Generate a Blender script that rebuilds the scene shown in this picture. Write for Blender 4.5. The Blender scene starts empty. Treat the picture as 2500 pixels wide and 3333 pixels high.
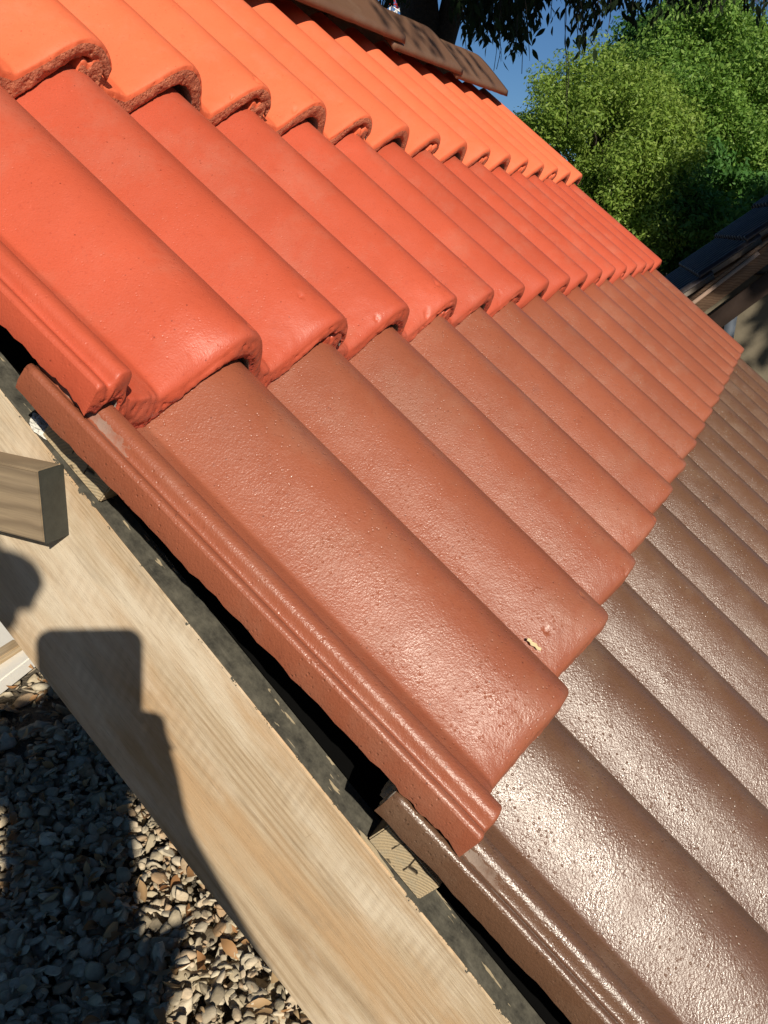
import bpy, bmesh, math, random
import numpy as np
from mathutils import Vector, Matrix

R = math.radians
random.seed(7)
C = bpy.context.scene.collection
scene = bpy.context.scene

# ------------------------------------------------------------------ camera, sky, sun, exposure
CAM = np.array([-0.56532, -0.65061, 1.35])
RIGHT = np.array([0.42586, -0.90377, 0.04299])
DOWN = np.array([-0.28089, -0.17723, -0.94323])
FWD = np.array([0.86009, 0.38960, -0.32933])
FPX = 2750.0
cd = bpy.data.cameras.new('camera')
cam = bpy.data.objects.new('camera', cd); C.objects.link(cam)
cam.matrix_world = Matrix(((RIGHT[0], -DOWN[0], -FWD[0], CAM[0]),
                           (RIGHT[1], -DOWN[1], -FWD[1], CAM[1]),
                           (RIGHT[2], -DOWN[2], -FWD[2], CAM[2]), (0, 0, 0, 1)))
cd.sensor_fit = 'HORIZONTAL'; cd.sensor_width = 36.0; cd.lens = 36.0 * FPX / 2500.0
cd.clip_start = 0.01; cd.clip_end = 2000
scene.camera = cam

SUN = Vector((-0.6537, -0.6007, 0.4603)).normalized()
w = bpy.data.worlds.new("World"); scene.world = w; w.use_nodes = True
nt = w.node_tree
bg = nt.nodes['Background']
sky = nt.nodes.new('ShaderNodeTexSky'); sky.sky_type = 'NISHITA'; sky.sun_disc = False
sky.sun_elevation = math.asin(SUN.z); sky.sun_rotation = math.atan2(SUN.x, SUN.y)
sky.air_density = 1.0; sky.dust_density = 0.0; sky.ozone_density = 9.0
nt.links.new(sky.outputs[0], bg.inputs[0]); bg.inputs[1].default_value = 0.055
sl = bpy.data.lights.new('sun', 'SUN'); sl.energy = 4.8; sl.angle = R(0.53); sl.color = (1.0, 0.915, 0.77)
so = bpy.data.objects.new('sun', sl); C.objects.link(so)
so.rotation_euler = SUN.to_track_quat('Z', 'Y').to_euler()
scene.view_settings.view_transform = 'Standard'; scene.view_settings.look = 'None'
scene.view_settings.exposure = 0.18; scene.view_settings.gamma = 1.0

# ------------------------------------------------------------------ helpers
P = 0.15                       # one roll of a roof tile, metres
TH = R(41)
cT, sT = math.cos(TH), math.sin(TH)
ZS = 1.50192


def rw(X, S, N):               # roof frame (in rolls: along the row, down the slope, inward) -> world
    return np.array([X, -(S * cT - N * sT), -S * sT - N * cT]) * P + np.array([0, 0, ZS])


def wp(u, v, z):               # the point at depth z seen at photo pixel (u, v)
    return CAM + z * (RIGHT * (u - 1250) / FPX + DOWN * (v - 1666.5) / FPX + FWD)


def new_mesh(name, V, F, mat=None, smooth=True, parent=None, loops=None):
    me = bpy.data.meshes.new(name)
    me.from_pydata([tuple(p) for p in V], [], [tuple(f) for f in F])
    if mat is not None: me.materials.append(mat)
    if smooth: me.polygons.foreach_set('use_smooth', [True] * len(me.polygons))
    me.update()
    o = bpy.data.objects.new(name, me); C.objects.link(o)
    if parent is not None: o.parent = parent
    return o


def fast_mesh(name, V, F, mat, parent=None, smooth=False):
    """V (n,3) array, F (m,k) array of equal-sized faces"""
    V = np.asarray(V, np.float32); F = np.asarray(F, np.int32)
    me = bpy.data.meshes.new(name)
    me.vertices.add(len(V)); me.vertices.foreach_set('co', V.ravel())
    k = F.shape[1]
    me.loops.add(F.size); me.loops.foreach_set('vertex_index', F.ravel())
    me.polygons.add(len(F)); me.polygons.foreach_set('loop_start', np.arange(0, F.size, k, dtype=np.int32))
    if smooth: me.polygons.foreach_set('use_smooth', np.ones(len(F), bool))
    me.update(calc_edges=True); me.validate()
    if mat is not None: me.materials.append(mat)
    o = bpy.data.objects.new(name, me); C.objects.link(o)
    if parent is not None: o.parent = parent
    return o


def tag(o, label=None, cat=None, group=None, kind=None):
    if label: o['label'] = label
    if cat: o['category'] = cat
    if group: o['group'] = group
    if kind: o['kind'] = kind
    return o


def empty(name, loc=(0, 0, 0)):
    o = bpy.data.objects.new(name, None); C.objects.link(o); o.location = loc
    o.empty_display_size = 0.05
    return o


def vnoise(p, seed=0):
    """value noise in [-1,1] at points p (n,3)"""
    p = np.asarray(p, np.float64); i = np.floor(p).astype(np.int64); f = p - i
    f = f * f * (3 - 2 * f)
    def h(x, y, z):
        n = (x * 374761393 + y * 668265263 + z * 2147483647 + seed * 1274126177) & 0xffffffff
        n = ((n ^ (n >> 13)) * 1274126177) & 0xffffffff
        n = ((n ^ (n >> 16)) * 2246822519) & 0xffffffff
        return ((n ^ (n >> 15)) & 0xffff) / 32767.5 - 1
    r = 0
    for a in (0, 1):
        for b in (0, 1):
            for c in (0, 1):
                wgt = (f[:, 0] if a else 1 - f[:, 0]) * (f[:, 1] if b else 1 - f[:, 1]) * (f[:, 2] if c else 1 - f[:, 2])
                r = r + wgt * h(i[:, 0] + a, i[:, 1] + b, i[:, 2] + c)
    return r


def fbm(p, seed=0, octv=3):
    r = 0; a = 1.0
    for k in range(octv):
        r = r + a * vnoise(np.asarray(p) * 2 ** k + 17.3 * k, seed + k); a *= 0.5
    return r / 1.75


# ------------------------------------------------------------------ materials
class N:
    def __init__(s, name):
        s.m = bpy.data.materials.new(name); s.m.use_nodes = True
        s.t = s.m.node_tree; s.b = s.t.nodes['Principled BSDF']; s.o = s.t.nodes['Material Output']
        s.co = s.t.nodes.new('ShaderNodeTexCoord').outputs['Object']

    def n(s, typ, **kw):
        x = s.t.nodes.new(typ)
        for k, v in kw.items(): setattr(x, k, v)
        return x

    def l(s, a, b): s.t.links.new(a, b)

    def mapc(s, scale=(1, 1, 1), rot=(0, 0, 0), src=None):
        x = s.n('ShaderNodeMapping'); x.inputs['Scale'].default_value = scale; x.inputs['Rotation'].default_value = rot
        s.l(src or s.co, x.inputs[0]); return x.outputs[0]

    def noise(s, scale, detail=3, rough=0.55, vec=None, dist=0.0):
        x = s.n('ShaderNodeTexNoise'); x.inputs['Scale'].default_value = scale; x.inputs['Detail'].default_value = detail
        x.inputs['Roughness'].default_value = rough; x.inputs['Distortion'].default_value = dist
        s.l(vec or s.co, x.inputs['Vector']); return x.outputs['Fac']

    def voro(s, scale, vec=None, feature='F1'):
        x = s.n('ShaderNodeTexVoronoi'); x.feature = feature; x.inputs['Scale'].default_value = scale
        s.l(vec or s.co, x.inputs['Vector']); return x.outputs['Distance']

    def ramp(s, fac, stops, interp='LINEAR'):
        x = s.n('ShaderNodeValToRGB'); x.color_ramp.interpolation = interp
        e = x.color_ramp.elements
        while len(e) < len(stops): e.new(0.5)
        for k, (p, c) in enumerate(stops):
            e[k].position = p; e[k].color = (*c, 1) if len(c) == 3 else c
        s.l(fac, x.inputs[0]); return x.outputs[0]

    def mix(s, fac, a, b, mode='MIX'):
        x = s.n('ShaderNodeMix'); x.data_type = 'RGBA'; x.blend_type = mode
        for sock, v in ((x.inputs[0], fac), (x.inputs[6], a), (x.inputs[7], b)):
            if hasattr(v, 'links'): s.l(v, sock)
            elif isinstance(v, (int, float)): sock.default_value = v
            else: sock.default_value = (*v, 1)
        return x.outputs[2]

    def math(s, op, a, b=0.0, c=None, clamp=False):
        x = s.n('ShaderNodeMath'); x.operation = op; x.use_clamp = clamp
        for k, v in enumerate((a, b, c)):
            if v is None: continue
            if hasattr(v, 'links'): s.l(v, x.inputs[k])
            else: x.inputs[k].default_value = v
        return x.outputs[0]

    def bump(s, h, strength, dist, prev=None):
        x = s.n('ShaderNodeBump'); x.inputs['Strength'].default_value = strength; x.inputs['Distance'].default_value = dist
        s.l(h, x.inputs['Height'])
        if prev is not None: s.l(prev, x.inputs['Normal'])
        return x.outputs[0]

    def col(s, c):
        if hasattr(c, 'links'): s.l(c, s.b.inputs['Base Color'])
        else: s.b.inputs['Base Color'].default_value = (*c, 1)

    def rough(s, r):
        if hasattr(r, 'links'): s.l(r, s.b.inputs['Roughness'])
        else: s.b.inputs['Roughness'].default_value = r

    def nor(s, x): s.l(x, s.b.inputs['Normal'])


def paint(name, col, dark, rough=0.42, bump=1.0, spec=0.5, light=None, scrape=False, pits=1.0):
    """satin acrylic paint over cast concrete: fine sandy grain, pinholes, uneven coat, dust"""
    m = N(name)
    geo = m.n('ShaderNodeNewGeometry').outputs['Position']
    big = m.noise(5, 4, 0.6, geo)
    c = m.mix(m.ramp(big, [(0.35, (0, 0, 0)), (0.7, (1, 1, 1))]), [x * 0.92 for x in col], light or [min(1, x * 1.10) for x in col])
    rnd = m.n('ShaderNodeObjectInfo').outputs['Random']
    c = m.mix(m.math('MULTIPLY', rnd, 0.22), c, [x * 0.70 for x in col])
    dust = m.ramp(m.noise(11, 5, 0.7, geo), [(0.50, (0, 0, 0)), (0.80, (0.16, 0.16, 0.16))])
    c = m.mix(dust, c, (0.45, 0.36, 0.27))
    sp = m.noise(380, 3, 0.7, geo)
    c = m.mix(m.ramp(sp, [(0.57, (0, 0, 0)), (0.74, (0.5, 0.5, 0.5))]), c, dark)
    pale = m.ramp(m.noise(520, 2, 0.6, geo), [(0.70, (0, 0, 0)), (0.78, (0.5, 0.5, 0.5))])
    c = m.mix(pale, c, [min(1, x * 1.5 + 0.06) for x in col])
    st = m.ramp(m.noise(24, 6, 0.75, geo), [(0.62, (0, 0, 0)), (0.78, (0.55, 0.55, 0.55))])
    c = m.mix(st, c, dark)
    speck = m.ramp(m.voro(120, geo), [(0.06, (1, 1, 1)), (0.11, (0, 0, 0))])
    speck = m.mix(m.ramp(m.noise(40, 2, 0.5, geo), [(0.52, (0, 0, 0)), (0.56, (1, 1, 1))]), (0, 0, 0), speck)
    c = m.mix(m.math('MULTIPLY', speck, 0.6), c, [x * 0.35 for x in dark])
    rg = m.ramp(m.noise(34, 4, 0.65, geo), [(0.3, (rough - 0.05,) * 3), (0.7, (rough + 0.10,) * 3)])
    if scrape:
        sep = m.n('ShaderNodeSeparateXYZ'); m.l(m.co, sep.inputs[0])
        wn = m.math('MULTIPLY', m.math('SUBTRACT', m.noise(90, 4, 0.7), 0.5), 0.010)
        xx = m.math('ADD', sep.outputs[0], m.math('MULTIPLY', wn, 0.35))
        yy = m.math('ADD', sep.outputs[1], m.math('MULTIPLY', wn, 6.0))
        a1 = m.math('MULTIPLY', m.math('GREATER_THAN', xx, -0.862 * P), m.math('LESS_THAN', xx, -0.832 * P))
        a2 = m.math('MULTIPLY', m.math('GREATER_THAN', xx, -0.985 * P), m.math('LESS_THAN', xx, -0.966 * P))
        sm = m.math('MULTIPLY', m.math('MAXIMUM', a1, a2), m.math('GREATER_THAN', yy, 2.22 * P))
        c = m.mix(m.math('MULTIPLY', sm, m.ramp(m.noise(60, 4, 0.7), [(0.35, (0.15,) * 3), (0.6, (0.7,) * 3)])), c, (0.28, 0.22, 0.18))
        rg = m.mix(sm, rg, (0.9, 0.9, 0.9))
    m.col(c); m.rough(rg)
    m.b.inputs['Specular IOR Level'].default_value = spec
    g1 = m.noise(560, 2, 0.65, geo); g2 = m.noise(190, 4, 0.65, geo); g3 = m.noise(38, 3, 0.5, geo)
    pit = m.ramp(m.voro(210, geo), [(0.08, (0, 0, 0)), (0.24, (1, 1, 1))])
    pm = m.ramp(m.noise(22, 3, 0.6, geo), [(0.42, (1, 1, 1)), (0.56, (0, 0, 0))])
    pit = m.mix(pm, pit, (1, 1, 1))
    n1 = m.bump(g3, 0.12 * bump, 0.004)
    n2 = m.bump(g2, 0.19 * bump, 0.0012, n1)
    n3 = m.bump(g1, 0.58 * bump, 0.0006, n2)
    n4 = m.bump(pit, 0.5 * pits, 0.0010, n3)
    m.nor(n4)
    return m.m


def broken(name, c1, c2, c3):
    m = N(name)
    c = m.mix(m.ramp(m.noise(90, 4, 0.7), [(0.35, (0, 0, 0)), (0.65, (1, 1, 1))]), c1, c2)
    c = m.mix(m.ramp(m.noise(260, 3, 0.7), [(0.58, (0, 0, 0)), (0.68, (1, 1, 1))]), c, c3)
    m.col(c); m.rough(0.8)
    n1 = m.bump(m.noise(130, 5, 0.75), 0.9, 0.004)
    n2 = m.bump(m.ramp(m.voro(260), [(0.1, (0, 0, 0)), (0.5, (1, 1, 1))]), 0.6, 0.0015, n1)
    m.nor(n2)
    return m.m


M_ORANGE = paint('orange_paint', (0.78, 0.164, 0.070), (0.55, 0.102, 0.046), 0.52, 0.40, 0.30, pits=0.4)
M_RED = paint('red_paint', (0.51, 0.091, 0.045), (0.34, 0.050, 0.028), 0.42, 0.7, 0.42, pits=0.6)
M_TERRA = paint('terracotta_paint', (0.305, 0.091, 0.047), (0.17, 0.046, 0.028), 0.335, 1.05, 0.50)
M_BROWN = paint('brown_paint', (0.138, 0.068, 0.038), (0.055, 0.028, 0.018), 0.285, 1.25, 0.80)
M_TERRA_S = paint('terracotta_paint_scraped', (0.305, 0.091, 0.047), (0.17, 0.046, 0.028), 0.335, 1.05, 0.50, scrape=True)
M_BROWN_S = paint('brown_paint_scraped', (0.138, 0.068, 0.038), (0.055, 0.028, 0.018), 0.285, 1.25, 0.80, scrape=True)
M_NAVY = paint('dark_roof_paint', (0.032, 0.028, 0.036), (0.02, 0.018, 0.02), 0.35, 0.25, 0.5)
M_RIDGE = paint('ridge_brown_paint', (0.17, 0.088, 0.052), (0.09, 0.045, 0.03), 0.5, 0.5, 0.4)
B_ORANGE = broken('orange_broken_edge', (0.60, 0.19, 0.095), (0.48, 0.14, 0.075), (0.20, 0.07, 0.04))
B_RED = broken('red_broken_edge', (0.58, 0.09, 0.04), (0.42, 0.06, 0.035), (0.14, 0.06, 0.035))
B_TERRA = broken('terracotta_broken_edge', (0.42, 0.11, 0.055), (0.36, 0.09, 0.045), (0.2, 0.07, 0.04))
B_BROWN = broken('brown_broken_edge', (0.17, 0.085, 0.05), (0.12, 0.06, 0.04), (0.05, 0.03, 0.025))


def concrete(name, c1, c2):
    m = N(name)
    m.col(m.mix(m.noise(40, 5, 0.7), c1, c2)); m.rough(0.9)
    m.nor(m.bump(m.noise(150, 4, 0.7), 0.6, 0.003))
    return m.m


M_GREY = concrete('bare_concrete', (0.30, 0.25, 0.21), (0.46, 0.40, 0.35))


def rafter_mat():
    """pale weathered softwood with long cathedral grain, black paint run over the top arris"""
    m = N('rafter_timber')
    sep = m.n('ShaderNodeSeparateXYZ'); m.l(m.co, sep.inputs[0])      # local x along, y thickness, z height
    x, y, z = sep.outputs
    warp = m.noise(1.0, 3, 0.5, m.mapc((2.2, 1, 9)))
    warp2 = m.noise(1.0, 2, 0.5, m.mapc((1.3, 1, 5)))
    # growth rings cut at a slant
    zc = m.math('ADD', z, m.math('ADD', m.math('MULTIPLY', x, 0.012), 0.105))
    v = m.math('MULTIPLY', m.math('MULTIPLY', zc, zc), 7500)
    v = m.math('SUBTRACT', v, m.math('MULTIPLY', x, 26))
    v = m.math('ADD', v, m.math('ADD', m.math('MULTIPLY', warp, 9), m.math('MULTIPLY', warp2, 7)))
    rings = m.math('SINE', v)
    rings = m.math('MULTIPLY_ADD', rings, 0.5, 0.5)
    fine = m.noise(1.0, 5, 0.75, m.mapc((22, 100, 520)))
    fibre = m.noise(1.0, 3, 0.7, m.mapc((45, 100, 1100)))
    c = m.mix(m.math('MULTIPLY', m.math('POWER', rings, 2.5), m.ramp(m.noise(1.0, 3, 0.6, m.mapc((3, 1, 22))), [(0.35, (0.15, 0.15, 0.15)), (0.65, (1, 1, 1))])), (0.62, 0.495, 0.34), (0.40, 0.285, 0.175))
    c = m.mix(m.ramp(fine, [(0.35, (0, 0, 0)), (0.75, (0.55, 0.55, 0.55))]), c, (0.34, 0.21, 0.11))
    # brown heartwood and bleached patches
    c = m.mix(m.ramp(m.noise(1.0, 4, 0.6, m.mapc((3.5, 1, 16))), [(0.46, (0, 0, 0)), (0.62, (0.85, 0.85, 0.85))]), c, (0.54, 0.35, 0.19))
    c = m.mix(m.ramp(m.noise(1.0, 5, 0.65, m.mapc((4.5, 1, 14), (0, 0.25, 0))), [(0.46, (0, 0, 0)), (0.64, (0.65, 0.65, 0.65))]), c, (0.82, 0.72, 0.57))
    grime = m.ramp(m.noise(1.0, 5, 0.72, m.mapc((6, 6, 26), (0, 0.12, 0))), [(0.55, (0, 0, 0)), (0.75, (0.6, 0.6, 0.6))])
    c = m.mix(grime, c, (0.27, 0.215, 0.15))
    crk = m.ramp(m.noise(1.0, 4, 0.7, m.mapc((7, 3, 330))), [(0.735, (0, 0, 0)), (0.76, (0.85, 0.85, 0.85))])
    c = m.mix(crk, c, (0.12, 0.075, 0.04))
    saw = m.math('SINE', m.math('MULTIPLY', m.math('ADD', x, m.math('ADD', m.math('MULTIPLY', z, 0.30), m.math('MULTIPLY', warp, 0.012))), 640))
    sawg = m.ramp(m.noise(1.0, 3, 0.6, m.mapc((9, 1, 20))), [(0.48, (0, 0, 0)), (0.66, (1, 1, 1))])
    c = m.mix(m.math('MULTIPLY', m.math('MULTIPLY', m.math('MULTIPLY_ADD', saw, 0.5, 0.5), sawg), 0.20), c, (0.30, 0.20, 0.12))
    scr_ = m.ramp(m.noise(1.0, 3, 0.7, m.mapc((160, 1, 9), (0, 0.3, 0))), [(0.70, (0, 0, 0)), (0.74, (0.5, 0.5, 0.5))])
    c = m.mix(scr_, c, (0.30, 0.21, 0.13))
    c = m.mix(m.ramp(fibre, [(0.56, (0, 0, 0)), (0.68, (0.5, 0.5, 0.5))]), c, (0.25, 0.17, 0.10))
    # paint edge: black above z > -0.002 with a ragged run
    rag = m.noise(1.0, 5, 0.8, m.mapc((55, 55, 12)))
    rag2 = m.noise(1.0, 2, 0.5, m.mapc((7, 7, 2)))
    e = m.math('ADD', z, m.math('ADD', m.math('MULTIPLY', m.math('SUBTRACT', rag, 0.5), 0.017), m.math('MULTIPLY', m.math('SUBTRACT', rag2, 0.5), 0.005)))
    mask = m.math('MAXIMUM', m.math('GREATER_THAN', e, -0.0008), m.math('GREATER_THAN', z, -0.0016))
    chips = m.ramp(m.noise(1.0, 4, 0.6, m.mapc((16, 75, 40))), [(0.60, (0, 0, 0)), (0.612, (1, 1, 1))])
    grey = m.mix(m.ramp(m.noise(60, 5, 0.75), [(0.3, (0, 0, 0)), (0.7, (1, 1, 1))]), (0.022, 0.021, 0.017), (0.13, 0.120, 0.092))
    lt = m.mix(chips, grey, (0.42, 0.34, 0.22))
    scuff = m.ramp(m.noise(1.0, 5, 0.75, m.mapc((25, 120, 120))), [(0.56, (0, 0, 0)), (0.72, (0.55, 0.55, 0.55))])
    lt = m.mix(scuff, lt, (0.16, 0.15, 0.12))
    m.col(m.mix(mask, c, lt))
    m.rough(0.75)
    b1 = m.bump(m.math('ADD', m.math('MULTIPLY', fine, 1.0), m.math('MULTIPLY', fibre, 0.5)), 0.35, 0.0012)
    b2 = m.bump(m.math('MULTIPLY', saw, sawg), 0.10, 0.0005, b1)
    b3 = m.bump(mask, 0.4, 0.001, b2)
    m.nor(b3)
    return m.m


def wood(name, c1, c2, along=(6, 200, 200), ringsc=60, dark=(0.2, 0.13, 0.08), rings_axis='Z', amt=1.0):
    m = N(name)
    sep = m.n('ShaderNodeSeparateXYZ'); m.l(m.co, sep.inputs[0])
    z = sep.outputs[rings_axis]
    warp = m.noise(1, 3, 0.5, m.mapc((along[0] * 0.6, 12, 12)))
    v = m.math('ADD', m.math('MULTIPLY', z, ringsc * 6), m.math('MULTIPLY', warp, 16))
    r = m.math('POWER', m.math('MULTIPLY_ADD', m.math('SINE', v), 0.5, 0.5), 2.0)
    f = m.noise(1, 4, 0.65, m.mapc(along))
    c = m.mix(m.math('MULTIPLY', r, amt), c1, c2)
    c = m.mix(m.ramp(f, [(0.4, (0, 0, 0)), (0.75, (0.6, 0.6, 0.6))]), c, dark)
    m.col(c); m.rough(0.8)
    m.nor(m.bump(m.math('ADD', f, m.math('MULTIPLY', r, 0.6)), 0.5, 0.0012))
    return m.m


def endgrain():
    m = N('batten_end_grain')
    sep = m.n('ShaderNodeSeparateXYZ'); m.l(m.co, sep.inputs[0])
    wv = m.n('ShaderNodeVectorMath', operation='LENGTH')
    cmb = m.n('ShaderNodeCombineXYZ')
    m.l(m.math('ADD', sep.outputs['Y'], 0.018), cmb.inputs[1]); m.l(m.math('ADD', sep.outputs['Z'], 0.03), cmb.inputs[2])
    m.l(cmb.outputs[0], wv.inputs[0])
    rr = m.math('ADD', m.math('MULTIPLY', wv.outputs['Value'], 2600), m.math('MULTIPLY', m.noise(60, 3), 4))
    r = m.math('MULTIPLY_ADD', m.math('SINE', rr), 0.5, 0.5)
    c = m.mix(m.math('MULTIPLY', r, 0.6), (0.52, 0.40, 0.24), (0.32, 0.25, 0.165))
    c = m.mix(m.ramp(m.noise(120, 4, 0.7), [(0.45, (0, 0, 0)), (0.7, (0.8, 0.8, 0.8))]), c, (0.38, 0.32, 0.22))
    crack = m.ramp(m.voro(48, m.mapc((1, 1.6, 0.7)), 'DISTANCE_TO_EDGE'), [(0.012, (0, 0, 0)), (0.05, (1, 1, 1))])
    gate = m.ramp(m.noise(45, 2), [(0.56, (1, 1, 1)), (0.60, (0, 0, 0))])
    crack = m.mix(gate, crack, (1, 1, 1))
    c = m.mix(crack, (0.05, 0.035, 0.02), c)
    m.col(c); m.rough(0.85)
    n1 = m.bump(r, 0.35, 0.0008); n2 = m.bump(crack, 0.8, 0.002, n1)
    m.nor(m.bump(m.noise(300, 3, 0.7), 0.5, 0.001, n2))
    return m.m


def plain(name, c, rough=0.8, nscale=30, var=0.25, bstr=0.3, bscale=120, bdist=0.002, **kw):
    m = N(name)
    m.col(m.mix(m.noise(nscale, 4, 0.65), [x * (1 - var) for x in c], [min(1, x * (1 + var)) for x in c]))
    m.rough(rough)
    m.nor(m.bump(m.noise(bscale, 4, 0.65), bstr, bdist))
    for k, v in kw.items(): m.b.inputs[k].default_value = v
    return m.m


def leafmat(name, c1, c2, c3, rough=0.5, trans=0.42):
    m = N(name)
    oi = m.n('ShaderNodeNewGeometry')
    rnd = oi.outputs['Random Per Island']
    c = m.ramp(rnd, [(0.0, c1), (0.55, c2), (1.0, c3)])
    m.col(c); m.rough(rough); m.b.inputs['Specular IOR Level'].default_value = 0.25
    tr = m.n('ShaderNodeBsdfTranslucent'); m.l(m.mix(0.5, c, (c2[0] * 1.6, c2[1] * 1.5, c2[2] * 0.6)), tr.inputs[0])
    mx = m.n('ShaderNodeMixShader'); mx.inputs[0].default_value = trans
    m.l(m.b.outputs[0], mx.inputs[1]); m.l(tr.outputs[0], mx.inputs[2]); m.l(mx.outputs[0], m.o.inputs[0])
    return m.m


M_RAFTER = rafter_mat()
M_END = endgrain()
M_TIE = wood('tie_beam_timber', (0.33, 0.245, 0.155), (0.15, 0.105, 0.065), (10, 200, 300), 70, (0.20, 0.15, 0.10), 'Z', 0.6)
M_BATTEN = wood('batten_timber', (0.35, 0.26, 0.16), (0.25, 0.17, 0.1))
M_BLACKP = plain('black_paint', (0.040, 0.040, 0.032), 0.7, 80, 0.5, 0.5, 250, 0.001)
M_GAPSHADE = plain('gap_shade_black', (0.004, 0.004, 0.004), 1.0, **{'Specular IOR Level': 0.0})  # near black without sheen: the shade of the gap put into the colour
M_WHITE = plain('white_paint_dab', (0.78, 0.75, 0.68), 0.6, 60, 0.08, 1.0, 180, 0.006)
M_SOIL = plain('gravel_bed', (0.16, 0.135, 0.10), 0.95, 25, 0.5, 1.0, 60, 0.03)

# ------------------------------------------------------------------ setting: ground
g = 300
V = []; F = []
o = new_mesh('ground', [(-g, -g, 0), (g, -g, 0), (g, g, 0), (-g, g, 0)], [(0, 1, 2, 3)], M_SOIL, False)
tag(o, kind='structure')

# ------------------------------------------------------------------ roof tiles
GAUGE = 2.452          # rolls
LEN = 2.80
# top profile of one tile: (x, depth) in rolls, shoulder of the left roll at x = 0
UNDER = [(-1.056, 0.176), (-1.046, 0.160), (-1.030, 0.156), (-1.014, 0.162), (-1.000, 0.174), (-0.986, 0.176), (-0.974, 0.158), (-0.962, 0.128),
         (-0.940, 0.109), (-0.910, 0.104), (-0.880, 0.110), (-0.862, 0.132), (-0.852, 0.17), (-0.846, 0.235), (-0.828, 0.282), (-0.79, 0.296), (-0.77, 0.312), (-0.70, 0.320), (-0.62, 0.326), (-0.548, 0.330)]
ROLL = [(-0.532, 0.331), (-0.522, 0.328), (-0.512, 0.321), (-0.48, 0.296), (-0.42, 0.243), (-0.33, 0.157), (-0.24, 0.080), (-0.17, 0.035), (-0.11, 0.011), (-0.05, 0.002), (0.01, 0.008), (0.06, 0.023),
        (0.11, 0.048), (0.16, 0.086), (0.205, 0.136), (0.25, 0.196), (0.29, 0.255), (0.325, 0.298), (0.36, 0.321), (0.39, 0.330), (0.430, 0.331), (0.458, 0.331)]
ROLL2 = [(x + 1, d) for x, d in ROLL if x < 0.18] + [(1.205, 0.136), (1.224, 0.165)]
PROF = UNDER + ROLL + ROLL2


def resample(pts, step):
    pts = np.array(pts, float); out = []
    n = len(pts)
    for i in range(n - 1):
        p0, p1, p2, p3 = pts[max(i - 1, 0)], pts[i], pts[i + 1], pts[min(i + 2, n - 1)]
        k = max(1, int(round(np.linalg.norm(p2 - p1) / step)))
        for j in range(k):
            t = j / k
            out.append(0.5 * (2 * p1 + (p2 - p0) * t + (2 * p0 - 5 * p1 + 4 * p2 - p3) * t * t + (3 * p1 - p0 - 3 * p2 + p3) * t ** 3))
    out.append(pts[-1])
    return np.array(out)


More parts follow.
